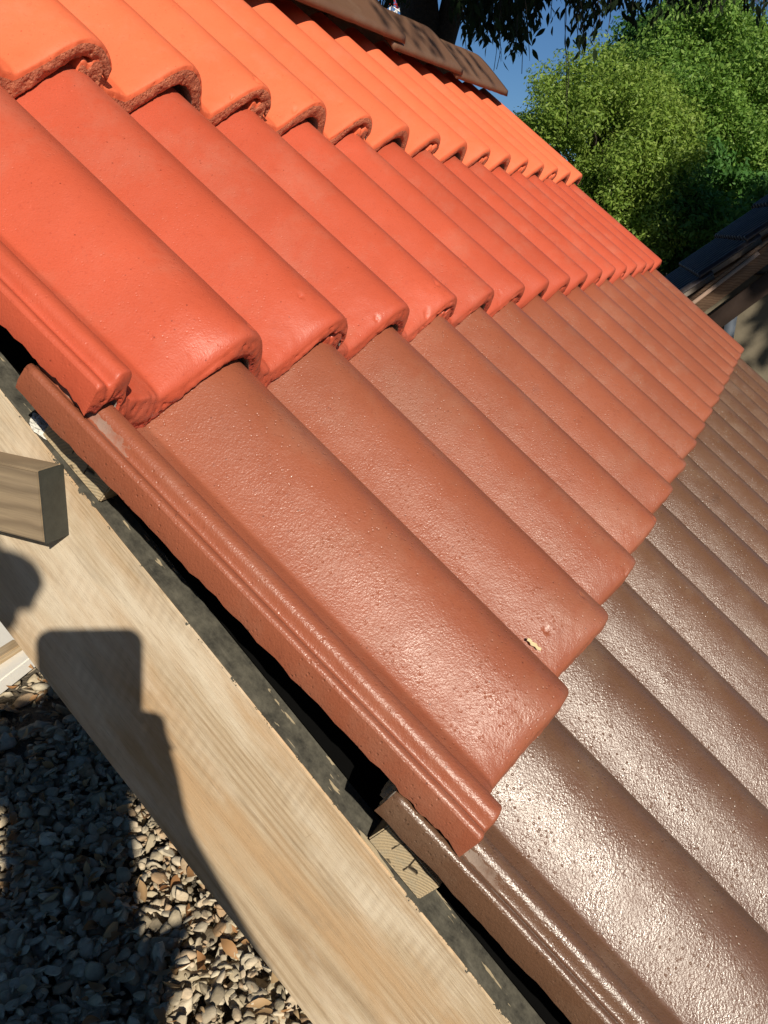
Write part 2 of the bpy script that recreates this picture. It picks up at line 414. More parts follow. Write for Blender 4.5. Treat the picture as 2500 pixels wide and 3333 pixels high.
def tile_mesh(name, mats, du, seed, rough_edge=1.0, hires=True, BN=1.0, tx=0.048, fr=2, BV=1.0):
    pr = resample(PROF, du)
    nx = len(pr)
    x, d = pr[:, 0], pr[:, 1]
    if hires:
        s = np.concatenate([[0, 0.004, 0.01, 0.018, 0.028], np.arange(0.04, 0.40, 0.018), np.linspace(0.42, LEN, 46)])
    else:
        s = np.concatenate([[0, 0.012, 0.03, 0.06, 0.10, 0.16, 0.24, 0.34], np.linspace(0.6, LEN, 5)])
    ns = len(s)
    XX, SS = np.meshgrid(x, s)                     # rows = s
    DD = np.tile(d, (ns, 1)).copy()
    # bullnose at the tail, broader on the left slope of each roll
    ph = np.mod(x + 0.55, 1.0) - 0.55
    onslope = np.exp(-((ph + 0.30) / 0.17) ** 2)
    onslope[x < -0.6] = 0.0
    seeded = 0.35 + 0.65 * (vnoise(np.c_[x * 1.1, x * 0, x * 0 + seed], seed) * 0.5 + 0.5)
    r0 = np.where(x < -0.6, 0.02, 0.045 + 0.035 * onslope)
    q = np.clip(1 - SS / r0, 0, 1)
    DD += np.where(x < -0.6, 0.012, BN * (0.030 + 0.015 * onslope)) * (1 - np.sqrt(np.clip(1 - q * q, 0, 1)))
    r1 = 0.20 + 0.12 * onslope * seeded
    q1 = np.clip(1 - SS / r1, 0, 1)
    DD += BV * 0.042 * onslope * seeded * q1 ** 1.6
    # the coarse grain of the cast top face, stronger at the tail
    pts = np.c_[XX.ravel(), SS.ravel(), np.full(XX.size, seed * 3.7)]
    nz = fbm(pts * 5.0, seed, 3).reshape(XX.shape)
    tail = np.exp(-SS / 0.25)
    DD += nz * (0.0018 + 0.006 * tail * (x > -0.6))
    if hires:
        nz2 = fbm(pts * 26.0, seed + 5, 2).reshape(XX.shape)
        DD += nz2 * (0.0008 + 0.0030 * tail)
        # a few blow holes and cracks near the tail
        rs = np.random.RandomState(seed)
        for k in range(4):
            hx, hs, hr = rs.uniform(-0.45, 1.15), abs(rs.normal(0, 0.12)) + 0.02, rs.uniform(0.008, 0.022)
            if k == 0 and seed % 5 == 3: hr = rs.uniform(0.02, 0.035); hx = rs.choice([-0.38, 0.62]) + rs.normal(0, .05); hs = rs.uniform(.1, .2)
            rr = np.sqrt((XX - hx) ** 2 + ((SS - hs) * 0.8) ** 2) * (1 + 0.6 * nz2)
            DD += 0.022 * np.exp(-(rr / hr) ** 4)
    # thickness
    t = np.interp(x, [-1.06, -0.83, -0.80, -0.70, 0.75, 0.95, 1.10, 1.23], [0.125, 0.155, 0.15, 0.17, 0.17, 0.11, 0.10, 0.075]) - 0.022 * np.exp(-((ph - 0.05) / 0.16) ** 2) * (x > -0.5) * (x < 0.7)
    # ragged bottom of the tail
    b = fbm(np.c_[x * 7, x * 0, x * 0 + seed * 1.3], seed + 9, 4)
    b2 = fbm(np.c_[x * 34, x * 0, x * 0 + seed], seed + 19, 3)
    tt = t + (tx * (0.25 + 0.75 * np.clip(d / 0.33, 0, 1)) * np.exp(-s[:, None] / 0.05)) * np.ones(nx) + np.exp(-s[:, None] / 0.03) * (0.018 * b + 0.016 * b2) * rough_edge
    BB = np.tile(d, (ns, 1)) + tt
    vs = []; fs = []; mi = []
    k = P
    # tail edge wobble
    wob = (0.010 * fbm(np.c_[x * 4, x * 0 + 3, x * 0 + seed], seed + 2, 3))[None, :] * np.exp(-SS / 0.06)
    top = np.stack([XX * k, (SS + wob) * k, -DD * k], -1).reshape(-1, 3)
    bot = np.stack([XX * k, (SS + wob) * k, -BB * k], -1).reshape(-1, 3)
    # sloping battered front: bottom edge set back / out
    V = [top, bot]
    idx = np.arange(ns * nx).reshape(ns, nx)
    a, b_, c_, d_ = idx[:-1, :-1], idx[:-1, 1:], idx[1:, 1:], idx[1:, :-1]
    Ft = np.stack([a, b_, c_, d_], -1).reshape(-1, 4)
    off = ns * nx
    Fb = np.stack([a, d_, c_, b_], -1).reshape(-1, 4) + off
    m0 = np.zeros(len(Ft), int)
    F = [Ft, Fb]; mi = [m0, np.ones(len(Fb), int) * 2]
    # front face rows
    nf = 12 if hires else 3
    base = 2 * off
    rows = [idx[0]]
    for j in range(1, nf):
        f = j / nf
        zz = top[:nx, 2] * (1 - f) + bot[:nx, 2] * f
        pp = np.c_[x * 16, np.full(nx, seed * 2.1), zz / P * 16]
        dy = -0.014 * math.sin(f * math.pi) * P
        amp = (0.0065 + 0.009 * f) * rough_edge * P
        n_ = fbm(pp, seed + 31, 3) * amp * 1.3
        pitn = vnoise(np.c_[x * 40, np.full(nx, seed), zz / P * 40], seed + 3)
        dyw = np.clip((x - x[0]) / 0.04, 0, 1) * np.clip((x[-1] - x) / 0.02, 0, 1)
        n_ += np.where(pitn > 0.55, 0.013 * P * (pitn - 0.55) / 0.45, 0) * rough_edge * (1 if hires else 0)
        V.append(np.c_[x * k, top[:nx, 1] + (dy + n_) * dyw, zz])
        rows.append(np.arange(nx) + base); base += nx
    rows.append(idx[0] + off)
    for j in range(nf):
        r1_, r2_ = rows[j], rows[j + 1]
        q_ = np.stack([r1_[:-1], r2_[:-1], r2_[1:], r1_[1:]], -1)
        F.append(q_); mi.append(np.full(len(q_), 1 if (j >= (fr if hires else (1 if fr < 4 else 2))) else 0))
    # head face and side faces
    q_ = np.stack([idx[-1, :-1], idx[-1, 1:], idx[-1, 1:] + off, idx[-1, :-1] + off], -1); F.append(q_); mi.append(np.full(len(q_), 2))
    # left side with a middle row (ragged, slightly battered)
    mid = np.arange(ns) + base; base += ns
    ls = s
    nn = fbm(np.c_[ls * 9, ls * 0, ls * 0 + seed], seed + 44, 3)
    V.append(np.c_[(x[0] + (-0.008 + 0.005 * nn) * np.clip(ls / 0.05, 0, 1)) * k, top[idx[:, 0], 1], top[idx[:, 0], 2] * 0.45 + bot[idx[:, 0], 2] * 0.55])
    # ragged lower edge of the side
    V[1][idx[:, 0], 2] += 0.010 * nn * k * np.clip(ls / 0.06, 0, 1)
    V[1][idx[:, 0], 2] += 0.008 * vnoise(np.c_[ls * 40, ls * 0, ls * 0 + seed], seed + 7) * k * np.clip(ls / 0.06, 0, 1)
    dup1 = np.arange(ns) + base; base += ns; V.append(V[0][idx[:, 0]].copy())
    dup2 = np.arange(ns) + base; base += ns; V.append(V[1][idx[:, 0]].copy())
    for A, B in ((dup1, mid), (mid, dup2)):
        q_ = np.stack([A[:-1], A[1:], B[1:], B[:-1]], -1); F.append(q_); mi.append(np.zeros(len(q_), int))
    A, B = idx[:, -1], idx[:, -1] + off
    q_ = np.stack([A[:-1], B[:-1], B[1:], A[1:]], -1); F.append(q_); mi.append(np.ones(len(q_), int))
    V = np.vstack(V); F = np.vstack(F); mi = np.concatenate(mi)
    me = bpy.data.meshes.new(name)
    me.vertices.add(len(V)); me.vertices.foreach_set('co', V.astype(np.float32).ravel())
    me.loops.add(F.size); me.loops.foreach_set('vertex_index', F.astype(np.int32).ravel())
    me.polygons.add(len(F)); me.polygons.foreach_set('loop_start', np.arange(0, F.size, 4, dtype=np.int32))
    me.polygons.foreach_set('use_smooth', np.ones(len(F), bool))
    me.polygons.foreach_set('material_index', mi.astype(np.int32))
    me.update(calc_edges=True)
    for m_ in mats: me.materials.append(m_)
    me.polygons.foreach_set('material_index', mi.astype(np.int32))
    me.update()
    return me


TILTS = [math.atan(q / GAUGE) for q in (0.22, 0.240, 0.208, 0.180)]
TILT = TILTS[0]
rows = [('orange', M_ORANGE, B_ORANGE, 'in the top row under the ridge'),
        ('red', M_RED, B_RED, 'in the second row down'),
        ('terracotta', M_TERRA, B_TERRA, 'in the third row down'),
        ('brown', M_BROWN, B_BROWN, 'in the lowest row')]
ordw = ['first', 'second', 'third', 'fourth', 'fifth', 'sixth', 'seventh', 'last']
scr = {2: M_TERRA_S, 3: M_BROWN_S}
for m_, (cn, mt, mb, rowtxt) in enumerate(rows):
    for k in range(8):
        hi = k < 3
        me = tile_mesh('pantile', [scr.get(m_, mt) if k == 0 else mt, mb, M_GREY], 0.012 if k < 2 else (0.02 if hi else 0.035), 11 * m_ + k + 3, (0.85, 1.05, 0.7, 0.6)[m_], hi, (0.5, 1.1, 0.9, 0.9)[m_], (0.062, 0.055, 0.02, 0.02)[m_], (2, 8, 9, 9)[m_], (0.6, 1.9, 1.3, 1.2)[m_])
        o = bpy.data.objects.new('pantile', me); C.objects.link(o)
        o.location = rw(2 * k, m_ * GAUGE, 0.0)
        jit = random.uniform(-0.004, 0.004) * (k > 0)
        o.rotation_euler = (TH - TILTS[m_], jit, random.uniform(-0.0012, 0.0012))
        row = ('top', 'second', 'third', 'lowest')[m_]
        if k == 0 and m_ == 0: lab = 'orange roof tile in the top left corner, cut by the photo edge'
        elif k == 0: lab = '%s double-roll roof tile at the near open edge above the rafter' % cn
        elif k == 7: lab = 'last %s roof tile at the far end of the %s row' % (cn, row)
        else: lab = '%s roof tile in the %s row, %s from the near edge' % (cn, row, ordw[k])
        tag(o, lab, 'roof tile', '%s tiles of the sample roof' % cn)

# ------------------------------------------------------------------ ridge tiles
def ridge_mesh():
    # cross-section (u = horizontal across, w = up), hipped angle with round apex; local x along
    prof = []
    half = 0.118
    sl = [(-half, 0.0)]
    apex_h = 0.102
    n = 28
    for i in range(n + 1):
        u = -half + 2 * half * i / n
        a = abs(u) / half
        h = apex_h * (1 - ((a * a + 0.05) ** 0.5 - 0.05 ** 0.5) / (1.05 ** 0.5 - 0.05 ** 0.5))
        prof.append((u, h))
    prof = np.array(prof)
    L = 0.43; th = 0.016
    ss = np.linspace(0, L, 22)
    V = []; F = []
    nu = len(prof)
    for s_ in ss:
        grow = 1 + 0.055 * (s_ / L)         # far end laps over the next
        lip = 0.004 * math.exp(-(L - s_) / 0.01)
        for (u, h) in prof:
            V.append((s_, u * grow, h * grow + 0.0005 + lip * 0))
    nT = len(V)
    for s_ in ss:
        grow = 1 + 0.055 * (s_ / L)
        for (u, h) in prof:
            V.append((s_, u * grow * 0.985, h * grow - th))
    V = np.array(V)
    nz = fbm(V[:, :3] * 22, 3, 3)
    V[:nT, 2] += nz[:nT] * 0.0012
    V[nT:, 2] += fbm(V[nT:] * 60, 8, 2) * 0.0015
    idx = np.arange(nT).reshape(len(ss), nu)
    a, b, c, d = idx[:-1, :-1], idx[1:, :-1], idx[1:, 1:], idx[:-1, 1:]
    F = [np.stack([a, b, c, d], -1).reshape(-1, 4), np.stack([a, d, c, b], -1).reshape(-1, 4) + nT]
    for e in (idx[:, 0], idx[::-1, -1], idx[0, ::-1], idx[-1]):
        F.append(np.stack([e[:-1], e[:-1] + nT, e[1:] + nT, e[1:]], -1))
    return V, np.vstack(F)


Vr, Fr = ridge_mesh()
ridge0 = fast_mesh('ridge_tile', Vr, Fr, M_RIDGE, smooth=True)
apex = rw(0, -2.80, -0.02)
rl = ['first brown ridge tile, cut by the top edge of the photo', 'second brown ridge tile, behind the first at the top edge',
      'brown ridge tile third from the far end, cut by the top edge', 'long plain brown ridge tile just before the leaf shadows',
      'brown ridge tile striped by leaf shadows, in front of the dark trunk', 'last brown ridge tile at the far end of the ridge']
RT_W = 0.118
for i in range(7):
    o = ridge0 if i == 0 else ridge0.copy()
    if i: C.objects.link(o)
    xs = 14.5 - 2.67 * (7 - i)
    o.location = (xs * P, 0.373, 1.722)
    o.rotation_euler = (0, R(-1.5), 0)
    if i == 4: o.location.x -= 2.0 * P; o.scale = (1.74, 1, 1)
    if i < 4: o.location.x -= 2.0 * P
    lab = ['brown ridge tile at the near end of the ridge, above the first orange tile'] + rl
    tag(o, lab[i], 'ridge tile', 'brown ridge tiles along the top of the sample roof')

# ------------------------------------------------------------------ timber under the tiles
def box_local(name, L, W, H, mat, parent=None, seg=(1, 1, 1), wob=0.0, seed=0, bevel=0.0015, org=(0, 0, 0)):
    """box from org, subdivided, slightly irregular"""
    bm = bmesh.new()
    bmesh.ops.create_cube(bm, size=1)
    for v in bm.verts:
        v.co = Vector(((v.co.x + .5) * L, (v.co.y + .5) * W, (v.co.z + .5) * H)) + Vector(org)
    if seg[0] > 1:
        ed = [e for e in bm.edges if abs((e.verts[0].co - e.verts[1].co).normalized().x) > 0.9]
        bmesh.ops.subdivide_edges(bm, edges=ed, cuts=seg[0] - 1, use_grid_fill=True)
    if bevel:
        ed = [e for e in bm.edges if len(e.link_faces) == 2 and e.calc_face_angle(0) > 1.0]
        bmesh.ops.bevel(bm, geom=ed, offset=bevel, segments=2, affect='EDGES')
    me = bpy.data.meshes.new(name); bm.to_mesh(me); bm.free()
    if wob:
        co = np.array([v.co[:] for v in me.vertices])
        n1 = fbm(np.c_[co[:, 0] * 9, co[:, 1] * 30, co[:, 2] * 30], seed, 3)
        n2 = fbm(np.c_[co[:, 0] * 9, co[:, 1] * 30 + 9, co[:, 2] * 30], seed + 4, 3)
        co[:, 1] += n1 * wob; co[:, 2] += n2 * wob
        me.vertices.foreach_set('co', co.ravel())
    me.materials.append(mat)
    o = bpy.data.objects.new(name, me); C.objects.link(o)
    if parent: o.parent = parent
    return o


# local axes of slope timbers: x down the slope, y along the row (+X), z outward
def slope_matrix(loc):
    xs = Vector((0, -cT, -sT)); ys = Vector((1, 0, 0)); zs = Vector((0, -sT, cT))
    # right-handed: x cross y must equal z  -> (0,-c,-s) x (1,0,0) = (0,-s,c)
    m = Matrix(((xs[0], ys[0], zs[0], loc[0]), (xs[1], ys[1], zs[1], loc[1]), (xs[2], ys[2], zs[2], loc[2]), (0, 0, 0, 1)))
    return m


RD = 1.13 * P
def rafter(xpos, label, seed):
    L = 10.9 * P
    o = box_local('rafter', L, 0.25 * P, RD, M_RAFTER, None, (90, 1, 1), 0.0012, seed, 0.002, (0, 0, -RD))
    o.matrix_world = slope_matrix(rw(xpos - 0.02 * (-2.95 - 2) * (seed == 1), -2.95, 0.90)) @ Matrix.Rotation(-0.022 if seed == 1 else 0, 4, 'Z')
    tag(o, label, 'rafter', 'rafters of the sample roof')
    return o


rafter(-0.762, 'pale timber rafter with black top edge along the open side of the roof', 1)
for xr, t_ in ((5.0, 'timber rafter hidden under the roof, second along'), (10.6, 'timber rafter hidden under the roof, third along'), (15.7, 'timber rafter under the far end of the roof')):
    rafter(xr, t_, int(xr))

bat = [(-0.25, 0.36, 'grey timber batten under the tiles at the top left edge'), (2.20, 0.455, 'timber batten end with cracked grain beside the tie beam'),
       (4.735, 0.36, 'timber batten end showing curved growth rings below the rafter notch'), (7.2, 0.36, 'lowest timber batten under the brown tiles'), (-2.7, 0.3, 'topmost timber batten beneath the ridge')]
for S0, wd, lab in bat:
    L = 17.0 * P
    o = box_local('batten', L, wd * P, 0.16 * P, M_BATTEN, None, (30, 1, 1), 0.0008, int(S0 * 7) & 63, 0.0012)
    # local x along +X, y up the slope, z outward
    o.matrix_world = Matrix.Translation(Vector(rw(-0.757 - 0.024 * (S0 - 2), S0 + wd, 0.884))) @ Matrix.Rotation(TH, 4, 'X')
    o.data.materials.append(M_END)
    for p_ in o.data.polygons:
        if p_.normal.x < -0.8: p_.material_index = 1
    tag(o, lab, 'batten', 'battens under the tiles')

# black sheet under the battens, added to block light and keep the gap dark
fx_ = lambda S_: -0.60 - 0.022 * (S_ - 2)
o = fast_mesh('gap_dark_sheet', [rw(fx_(-2.8), -2.8, 0.8855), rw(16.1, -2.8, 0.8855), rw(16.1, 7.8, 0.8855), rw(fx_(7.8), 7.8, 0.8855),
                               rw(fx_(-2.8), -2.8, 0.8975), rw(16.1, -2.8, 0.8975), rw(16.1, 7.8, 0.8975), rw(fx_(7.8), 7.8, 0.8975)],
              [(0, 3, 2, 1), (4, 5, 6, 7), (0, 1, 5, 4), (1, 2, 6, 5), (2, 3, 7, 6), (3, 0, 4, 7)], M_GAPSHADE)
tag(o, 'black sheet added to darken the gap between rafter and tiles', 'added sheet')

# tie beam nailed across the rafter, end painted black
tb = empty('tie_beam', rw(-0.78, 2.4, 0.9))
tag(tb, 'short horizontal timber beam with black painted end, nailed to the rafter at the left edge', 'beam')
# local: x = horizontal towards -Y (downslope), built from x=-1.4 to 0
bm_o = box_local('beam_body', 1.6, 0.155 * P, 0.375 * P, M_TIE, tb, (40, 1, 1), 0.0008, 5, 0.0016, (-1.6, 0, 0))
# orientation: x->(0,-1,0), y->(-1,0,0), z->(0,0,1)... right handed: x cross y = (0,-1,0)x(-1,0,0) = (0,0,-1): so build z downward
MB_ = Matrix(((0, -1, 0, 0), (-1, 0, 0, 0), (0, 0, -1, 0.003), (0, 0, 0, 1)))
bm_o.matrix_local = MB_
cap = box_local('painted_end', 0.0016, 0.157 * P, 0.377 * P, M_BLACKP, tb, (1, 1, 1), 0, 5, 0.0005, (0.0002, 0, 0))
cap.matrix_local = MB_
# paint smear on top of and behind the beam
def blob(name, pts2, zfun, mat, parent=None, n=40, thick=0.0012):
    pass

# white paint dab and plaster on the rafter top
def lump(name, centre, rx, ry, rz, mat, seed, mtx, sub=4, rough=0.35):
    bm = bmesh.new(); bmesh.ops.create_icosphere(bm, subdivisions=sub, radius=1)
    co = np.array([v.co[:] for v in bm.verts])
    n_ = fbm(co * 2.2, seed, 4)
    for v, q in zip(bm.verts, n_):
        f = 1 + rough * q
        v.co = Vector((v.co.x * rx * f, v.co.y * ry * f, v.co.z * rz * f))
    me = bpy.data.meshes.new(name); bm.to_mesh(me); bm.free(); me.materials.append(mat)
    o = bpy.data.objects.new(name, me); C.objects.link(o)
    o.matrix_world = mtx
    return o


mtx = slope_matrix(rw(-0.70, 2.17, 0.890))
o = lump('plaster_dab', None, 0.014, 0.010, 0.003, M_WHITE, 3, mtx)
tag(o, 'white splash of plaster on the black rafter edge beside the batten', 'plaster')

# dried leaf scrap in a tile valley
ML = plain('dried_leaf', (0.60, 0.48, 0.27), 0.7, 200, 0.2)
p0 = wp(1683, 2107, 3.72 * P)
bm = bmesh.new()
pts = [(-11, 1), (-7, 2.6), (-3, 1.6), (2, 2.8), (6, 1.8), (11, 3.2), (12, 0.5), (7, -1.6), (3, -0.6), (-2, -2.0), (-6, -0.8), (-10, -1.4)]
vs_ = [bm.verts.new((x * .00072, y * .0009, 0.0006 * math.sin(x))) for x, y in pts]
f_ = bm.faces.new(vs_); r_ = bmesh.ops.extrude_face_region(bm, geom=[f_])
for e in r_['geom']:
    if isinstance(e, bmesh.types.BMVert): e.co.z += 0.0006
bmesh.ops.recalc_face_normals(bm, faces=bm.faces)
me = bpy.data.meshes.new('leaf_scrap'); bm.to_mesh(me); bm.free(); me.materials.append(ML)
leaf = bpy.data.objects.new('leaf_scrap', me); C.objects.link(leaf)
leaf.matrix_world = slope_matrix(rw(0.535, 4.69, 0.272)) @ Matrix.Rotation(R(14), 4, "Z") @ Matrix.Rotation(R(38), 4, "X")
tag(leaf, 'tiny yellow scrap of dried leaf in the valley between two terracotta rolls', 'leaf scrap')

# ------------------------------------------------------------------ gravel and leaves on the ground
def stones(n, area, seed, smin, smax, zoff, sub=2):
    rs = np.random.RandomState(seed)
    bm = bmesh.new(); bmesh.ops.create_icosphere(bm, subdivisions=sub, radius=1)
    base = np.array([v.co[:] for v in bm.verts]); fc = np.array([[v.index for v in f.verts] for f in bm.faces]); bm.free()
    variants = []
    for i in range(24):
        d_ = base.copy()
        r_ = 1 + 0.35 * fbm(base * 1.3 + i * 7, i, 2)
        d_ = d_ * r_[:, None]
        for _ in range(7):                       # facets
            nrm = rs.normal(size=3); nrm /= np.linalg.norm(nrm); lim = rs.uniform(0.30, 0.75)
            q = d_ @ nrm; over = np.clip(q - lim, 0, None); d_ -= over[:, None] * nrm
        variants.append(d_)
    Vs = []; Fs = []; nb = len(base)
    x0, x1, y0, y1 = area
    for i in range(n):
        v = variants[rs.randint(24)]
        s_ = smin + (smax - smin) * rs.rand() ** 1.8
        sc = np.array([1, rs.uniform(0.55, 0.95), rs.uniform(0.18, 0.42)]) * s_
        a, b, c = rs.uniform(0, 6.28), rs.normal(0, 0.5), rs.normal(0, 0.5)
        ca, sa = math.cos(a), math.sin(a); cb, sb = math.cos(b), math.sin(b); cc, sc_ = math.cos(c), math.sin(c)
        Rm = np.array([[ca, -sa, 0], [sa, ca, 0], [0, 0, 1]]) @ np.array([[1, 0, 0], [0, cb, -sb], [0, sb, cb]]) @ np.array([[cc, 0, sc_], [0, 1, 0], [-sc_, 0, cc]])
        Vs.append((v * sc) @ Rm.T + np.array([rs.uniform(x0, x1), rs.uniform(y0, y1), zoff + rs.uniform(0.0, 0.030)]))
        Fs.append(fc + i * nb)
    return np.vstack(Vs), np.vstack(Fs)


def stonemat():
    m = N('gravel_stone')
    rnd = m.n('ShaderNodeNewGeometry').outputs['Random Per Island']
    c = m.ramp(rnd, [(0.0, (0.28, 0.23, 0.155)), (0.25, (0.58, 0.49, 0.335)), (0.5, (0.40, 0.335, 0.24)), (0.72, (0.70, 0.61, 0.45)), (0.88, (0.40, 0.25, 0.13)), (1.0, (0.82, 0.73, 0.56))])
    c = m.mix(m.ramp(m.noise(70, 5, 0.7), [(0.4, (0, 0, 0)), (0.75, (0.6, 0.6, 0.6))]), c, (0.22, 0.18, 0.13))
    m.col(c); m.rough(0.85); m.nor(m.bump(m.noise(160, 4, 0.7), 0.5, 0.003))
    return m.m


M_STONE = stonemat()
V, F = stones(12500, (-0.3, 2.6, -0.6, 2.6), 5, 0.009, 0.046, 0.0)
o = fast_mesh('gravel', V, F, M_STONE); tag(o, kind='stuff'); o['label'] = 'pale gravel stones on the ground below the roof'; o['category'] = 'gravel'
V, F = stones(6500, (-0.1, 0.9, -0.35, 0.9), 6, 0.006, 0.026, 0.020)
o2 = fast_mesh('loose_stone_chips', V, F, M_STONE); tag(o2, kind='stuff'); o2['label'] = 'loose sharp stone chips lying over the gravel'; o2['category'] = 'gravel'

rs = np.random.RandomState(9)
Vs = []; Fs = []; k0 = 0
for i in range(2600):
    L_ = rs.uniform(0.008, 0.027); W_ = L_ * rs.uniform(0.25, 0.6)
    xs_ = np.linspace(-1, 1, 6); vv = []
    curl = rs.uniform(-1.6, 2.2)
    for x_ in xs_:
        wd = W_ * (1 - abs(x_) ** 1.7) + 0.0003
        for y_ in (-1, 0, 1): vv.append((x_ * L_, y_ * wd, curl * L_ * 0.35 * x_ * x_ + abs(y_) * wd * 0.4))
    vv = np.array(vv)
    a, b, c = rs.uniform(0, 6.28), rs.normal(0, 0.5), rs.normal(0, 0.4)
    e_ = Matrix.Rotation(a, 3, 'Z') @ Matrix.Rotation(b, 3, 'X') @ Matrix.Rotation(c, 3, 'Y')
    vv = vv @ np.array(e_).T + np.array([rs.uniform(-0.2, 2.4), rs.uniform(-0.5, 2.4), 0.040 + rs.uniform(0, 0.014)])
    Vs.append(vv)
    for r_ in range(5):
        for q in range(2):
            a_ = k0 + r_ * 3 + q; Fs.append((a_, a_ + 1, a_ + 4, a_ + 3))
    k0 += 18
M_DRY = leafmat('dry_leaf', (0.30, 0.13, 0.05), (0.42, 0.24, 0.11), (0.50, 0.38, 0.22), 0.6, 0.15)
o = fast_mesh('fallen_leaves', np.vstack(Vs), np.array(Fs), M_DRY); tag(o, kind='stuff'); o['label'] = 'dry brown leaves scattered over the gravel'; o['category'] = 'leaves'

# white board and plank on the ground at the left edge
Mw = plain('white_board', (0.92, 0.88, 0.80), 0.7, 12, 0.06, 0.2, 60)
def ground_box(name, c, L, W, H, ang, mat, z=0.0, label='', cat=''):
    o = box_local(name, L, W, H, mat, None, (6, 1, 1), 0.001, 2, 0.004, (-L / 2, -W / 2, 0))
    o.location = (c[0], c[1], z); o.rotation_euler = (0, 0, ang)
    tag(o, label, cat); return o


M_PLANK = wood('plank_timber', (0.60, 0.46, 0.29), (0.48, 0.34, 0.19))
ground_box('white_board', (1.02, 1.45), 1.0, 0.50, 0.045, R(12), Mw, 0.03, 'white painted board lying on the gravel at the left edge', 'board')
def wg(u, v, z):
    d = wp(u, v, 1.0) - CAM; return CAM + d * (z - CAM[2]) / d[2]
q0, q1 = wg(-40, 2150, 0.10), wg(62, 2085, 0.10)
qd = (q1 - q0); qa = math.atan2(qd[1], qd[0]); qc = q1 - qd / np.linalg.norm(qd) * 0.45
ground_box('plank', (qc[0], qc[1]), 0.90, 0.045, 0.025, qa, M_PLANK, 0.077, 'pale timber plank lying across the white board', 'plank')

# ------------------------------------------------------------------ neighbouring tiled shelter
PH = R(44); AZ = R(10.7)
E_ = Vector((math.cos(AZ), math.sin(AZ), 0)); H_ = Vector((-math.sin(AZ), math.cos(AZ), 0)); Z_ = Vector((0, 0, 1))
D_ = H_ * math.cos(PH) - Z_ * math.sin(PH)
P1 = Vector((5.441, -0.320, 1.333))
near = P1.copy()
W12 = 12.25 * P
navy_me = [tile_mesh('dark_pantile', [M_NAVY, M_NAVY, M_GREY], 0.04, 70 + i, 0.6, False) for i in range(2)]
rn = {2: 'lowest row', 1: 'second row up', 0: 'third row up', -1: 'fourth row up', -2: 'top row'}
for j in (2, 1, 0, -1, -2):
    for k in range(6):
        o = bpy.data.objects.new('dark_pantile', navy_me[(j + k) % 2]); C.objects.link(o)
        # x = -E (from far verge to near), y = up-slope, z = outward
        x_ = -E_; y_ = -D_; z_ = x_.cross(y_)
        M3 = Matrix((x_, y_, z_)).transposed().to_4x4()
        orig = near + E_ * W12 - E_ * (2 * k + 1.05) * P + D_ * (j * 0.34)
        o.matrix_world = Matrix.Translation(orig) @ M3 @ Matrix.Rotation(-TILT, 4, 'X')
        tag(o, 'dark tile of the shaded roof, %s, %s' % (rn[j], ['at its far edge', 'second from the far edge', 'third from the far edge', 'third from the gable', 'second from the gable', 'nearest the gable'][k]),
            'roof tile', 'dark tiles of the neighbouring roof')
sh = empty('tiled_shelter', tuple(near + Vector((0, 0, -1.33))))
tag(sh, 'shaded small building with dark gable wall and tan verge timbers at the right edge', 'building')
def put(name, verts, faces, mat, smooth=False, parent=sh):
    o = fast_mesh(name, [tuple(Vector(v) - parent.location) for v in verts], faces, mat, parent)
    return o
def obox(name, o_, ex, ey, ez, mat, parent=sh):
    vs = [o_ + ex * a + ey * b + ez * c for a, b, c in ((0, 0, 0), (1, 0, 0), (1, 1, 0), (0, 1, 0), (0, 0, 1), (1, 0, 1), (1, 1, 1), (0, 1, 1))]
    return put(name, vs, [(0, 3, 2, 1), (4, 5, 6, 7), (0, 1, 5, 4), (1, 2, 6, 5), (2, 3, 7, 6), (3, 0, 4, 7)], mat, False, parent)
nO = (D_.cross(E_)).normalized()
if nO.z < 0: nO = -nO
M_WALL = plain('shelter_wall', (0.15, 0.125, 0.085), 0.9, 5, 0.3, 0.3, 30, 0.01)
M_TAN = wood('shelter_timber', (0.26, 0.16, 0.10), (0.18, 0.10, 0.06))
M_PINK = plain('shelter_fascia', (0.34, 0.23, 0.17), 0.8, 20, 0.2)
M_BRW = plain('shelter_dark_timber', (0.05, 0.03, 0.022), 0.8, 10, 0.3)
# slab below tiles, rafter and fascia along the near verge
top0 = near - D_ * 1.15 - nO * 0.115
obox('underlay', top0 + E_ * 0.03, E_ * (W12 - 0.06), D_ * 2.0, -nO * 0.02, M_BRW)
obox('rafter', top0 + E_ * 0.04 - nO * 0.021, E_ * 0.05, D_ * 2.0, -nO * 0.10, M_TAN)
obox('fascia', top0 + D_ * 1.14 - E_ * 0.012 - nO * 0.012, E_ * 0.05, D_ * 0.92, -nO * 0.024, M_PINK)
obox('batten_strip', top0 + D_ * 1.0 - E_ * 0.002 + nO * 0.012, E_ * 0.04, D_ * 0.62, -nO * 0.020, M_TAN)
obox('barge_board', top0 + E_ * 0.02 - nO * 0.16 , E_ * 0.025, D_ * 2.0, -nO * 0.11, M_BRW)
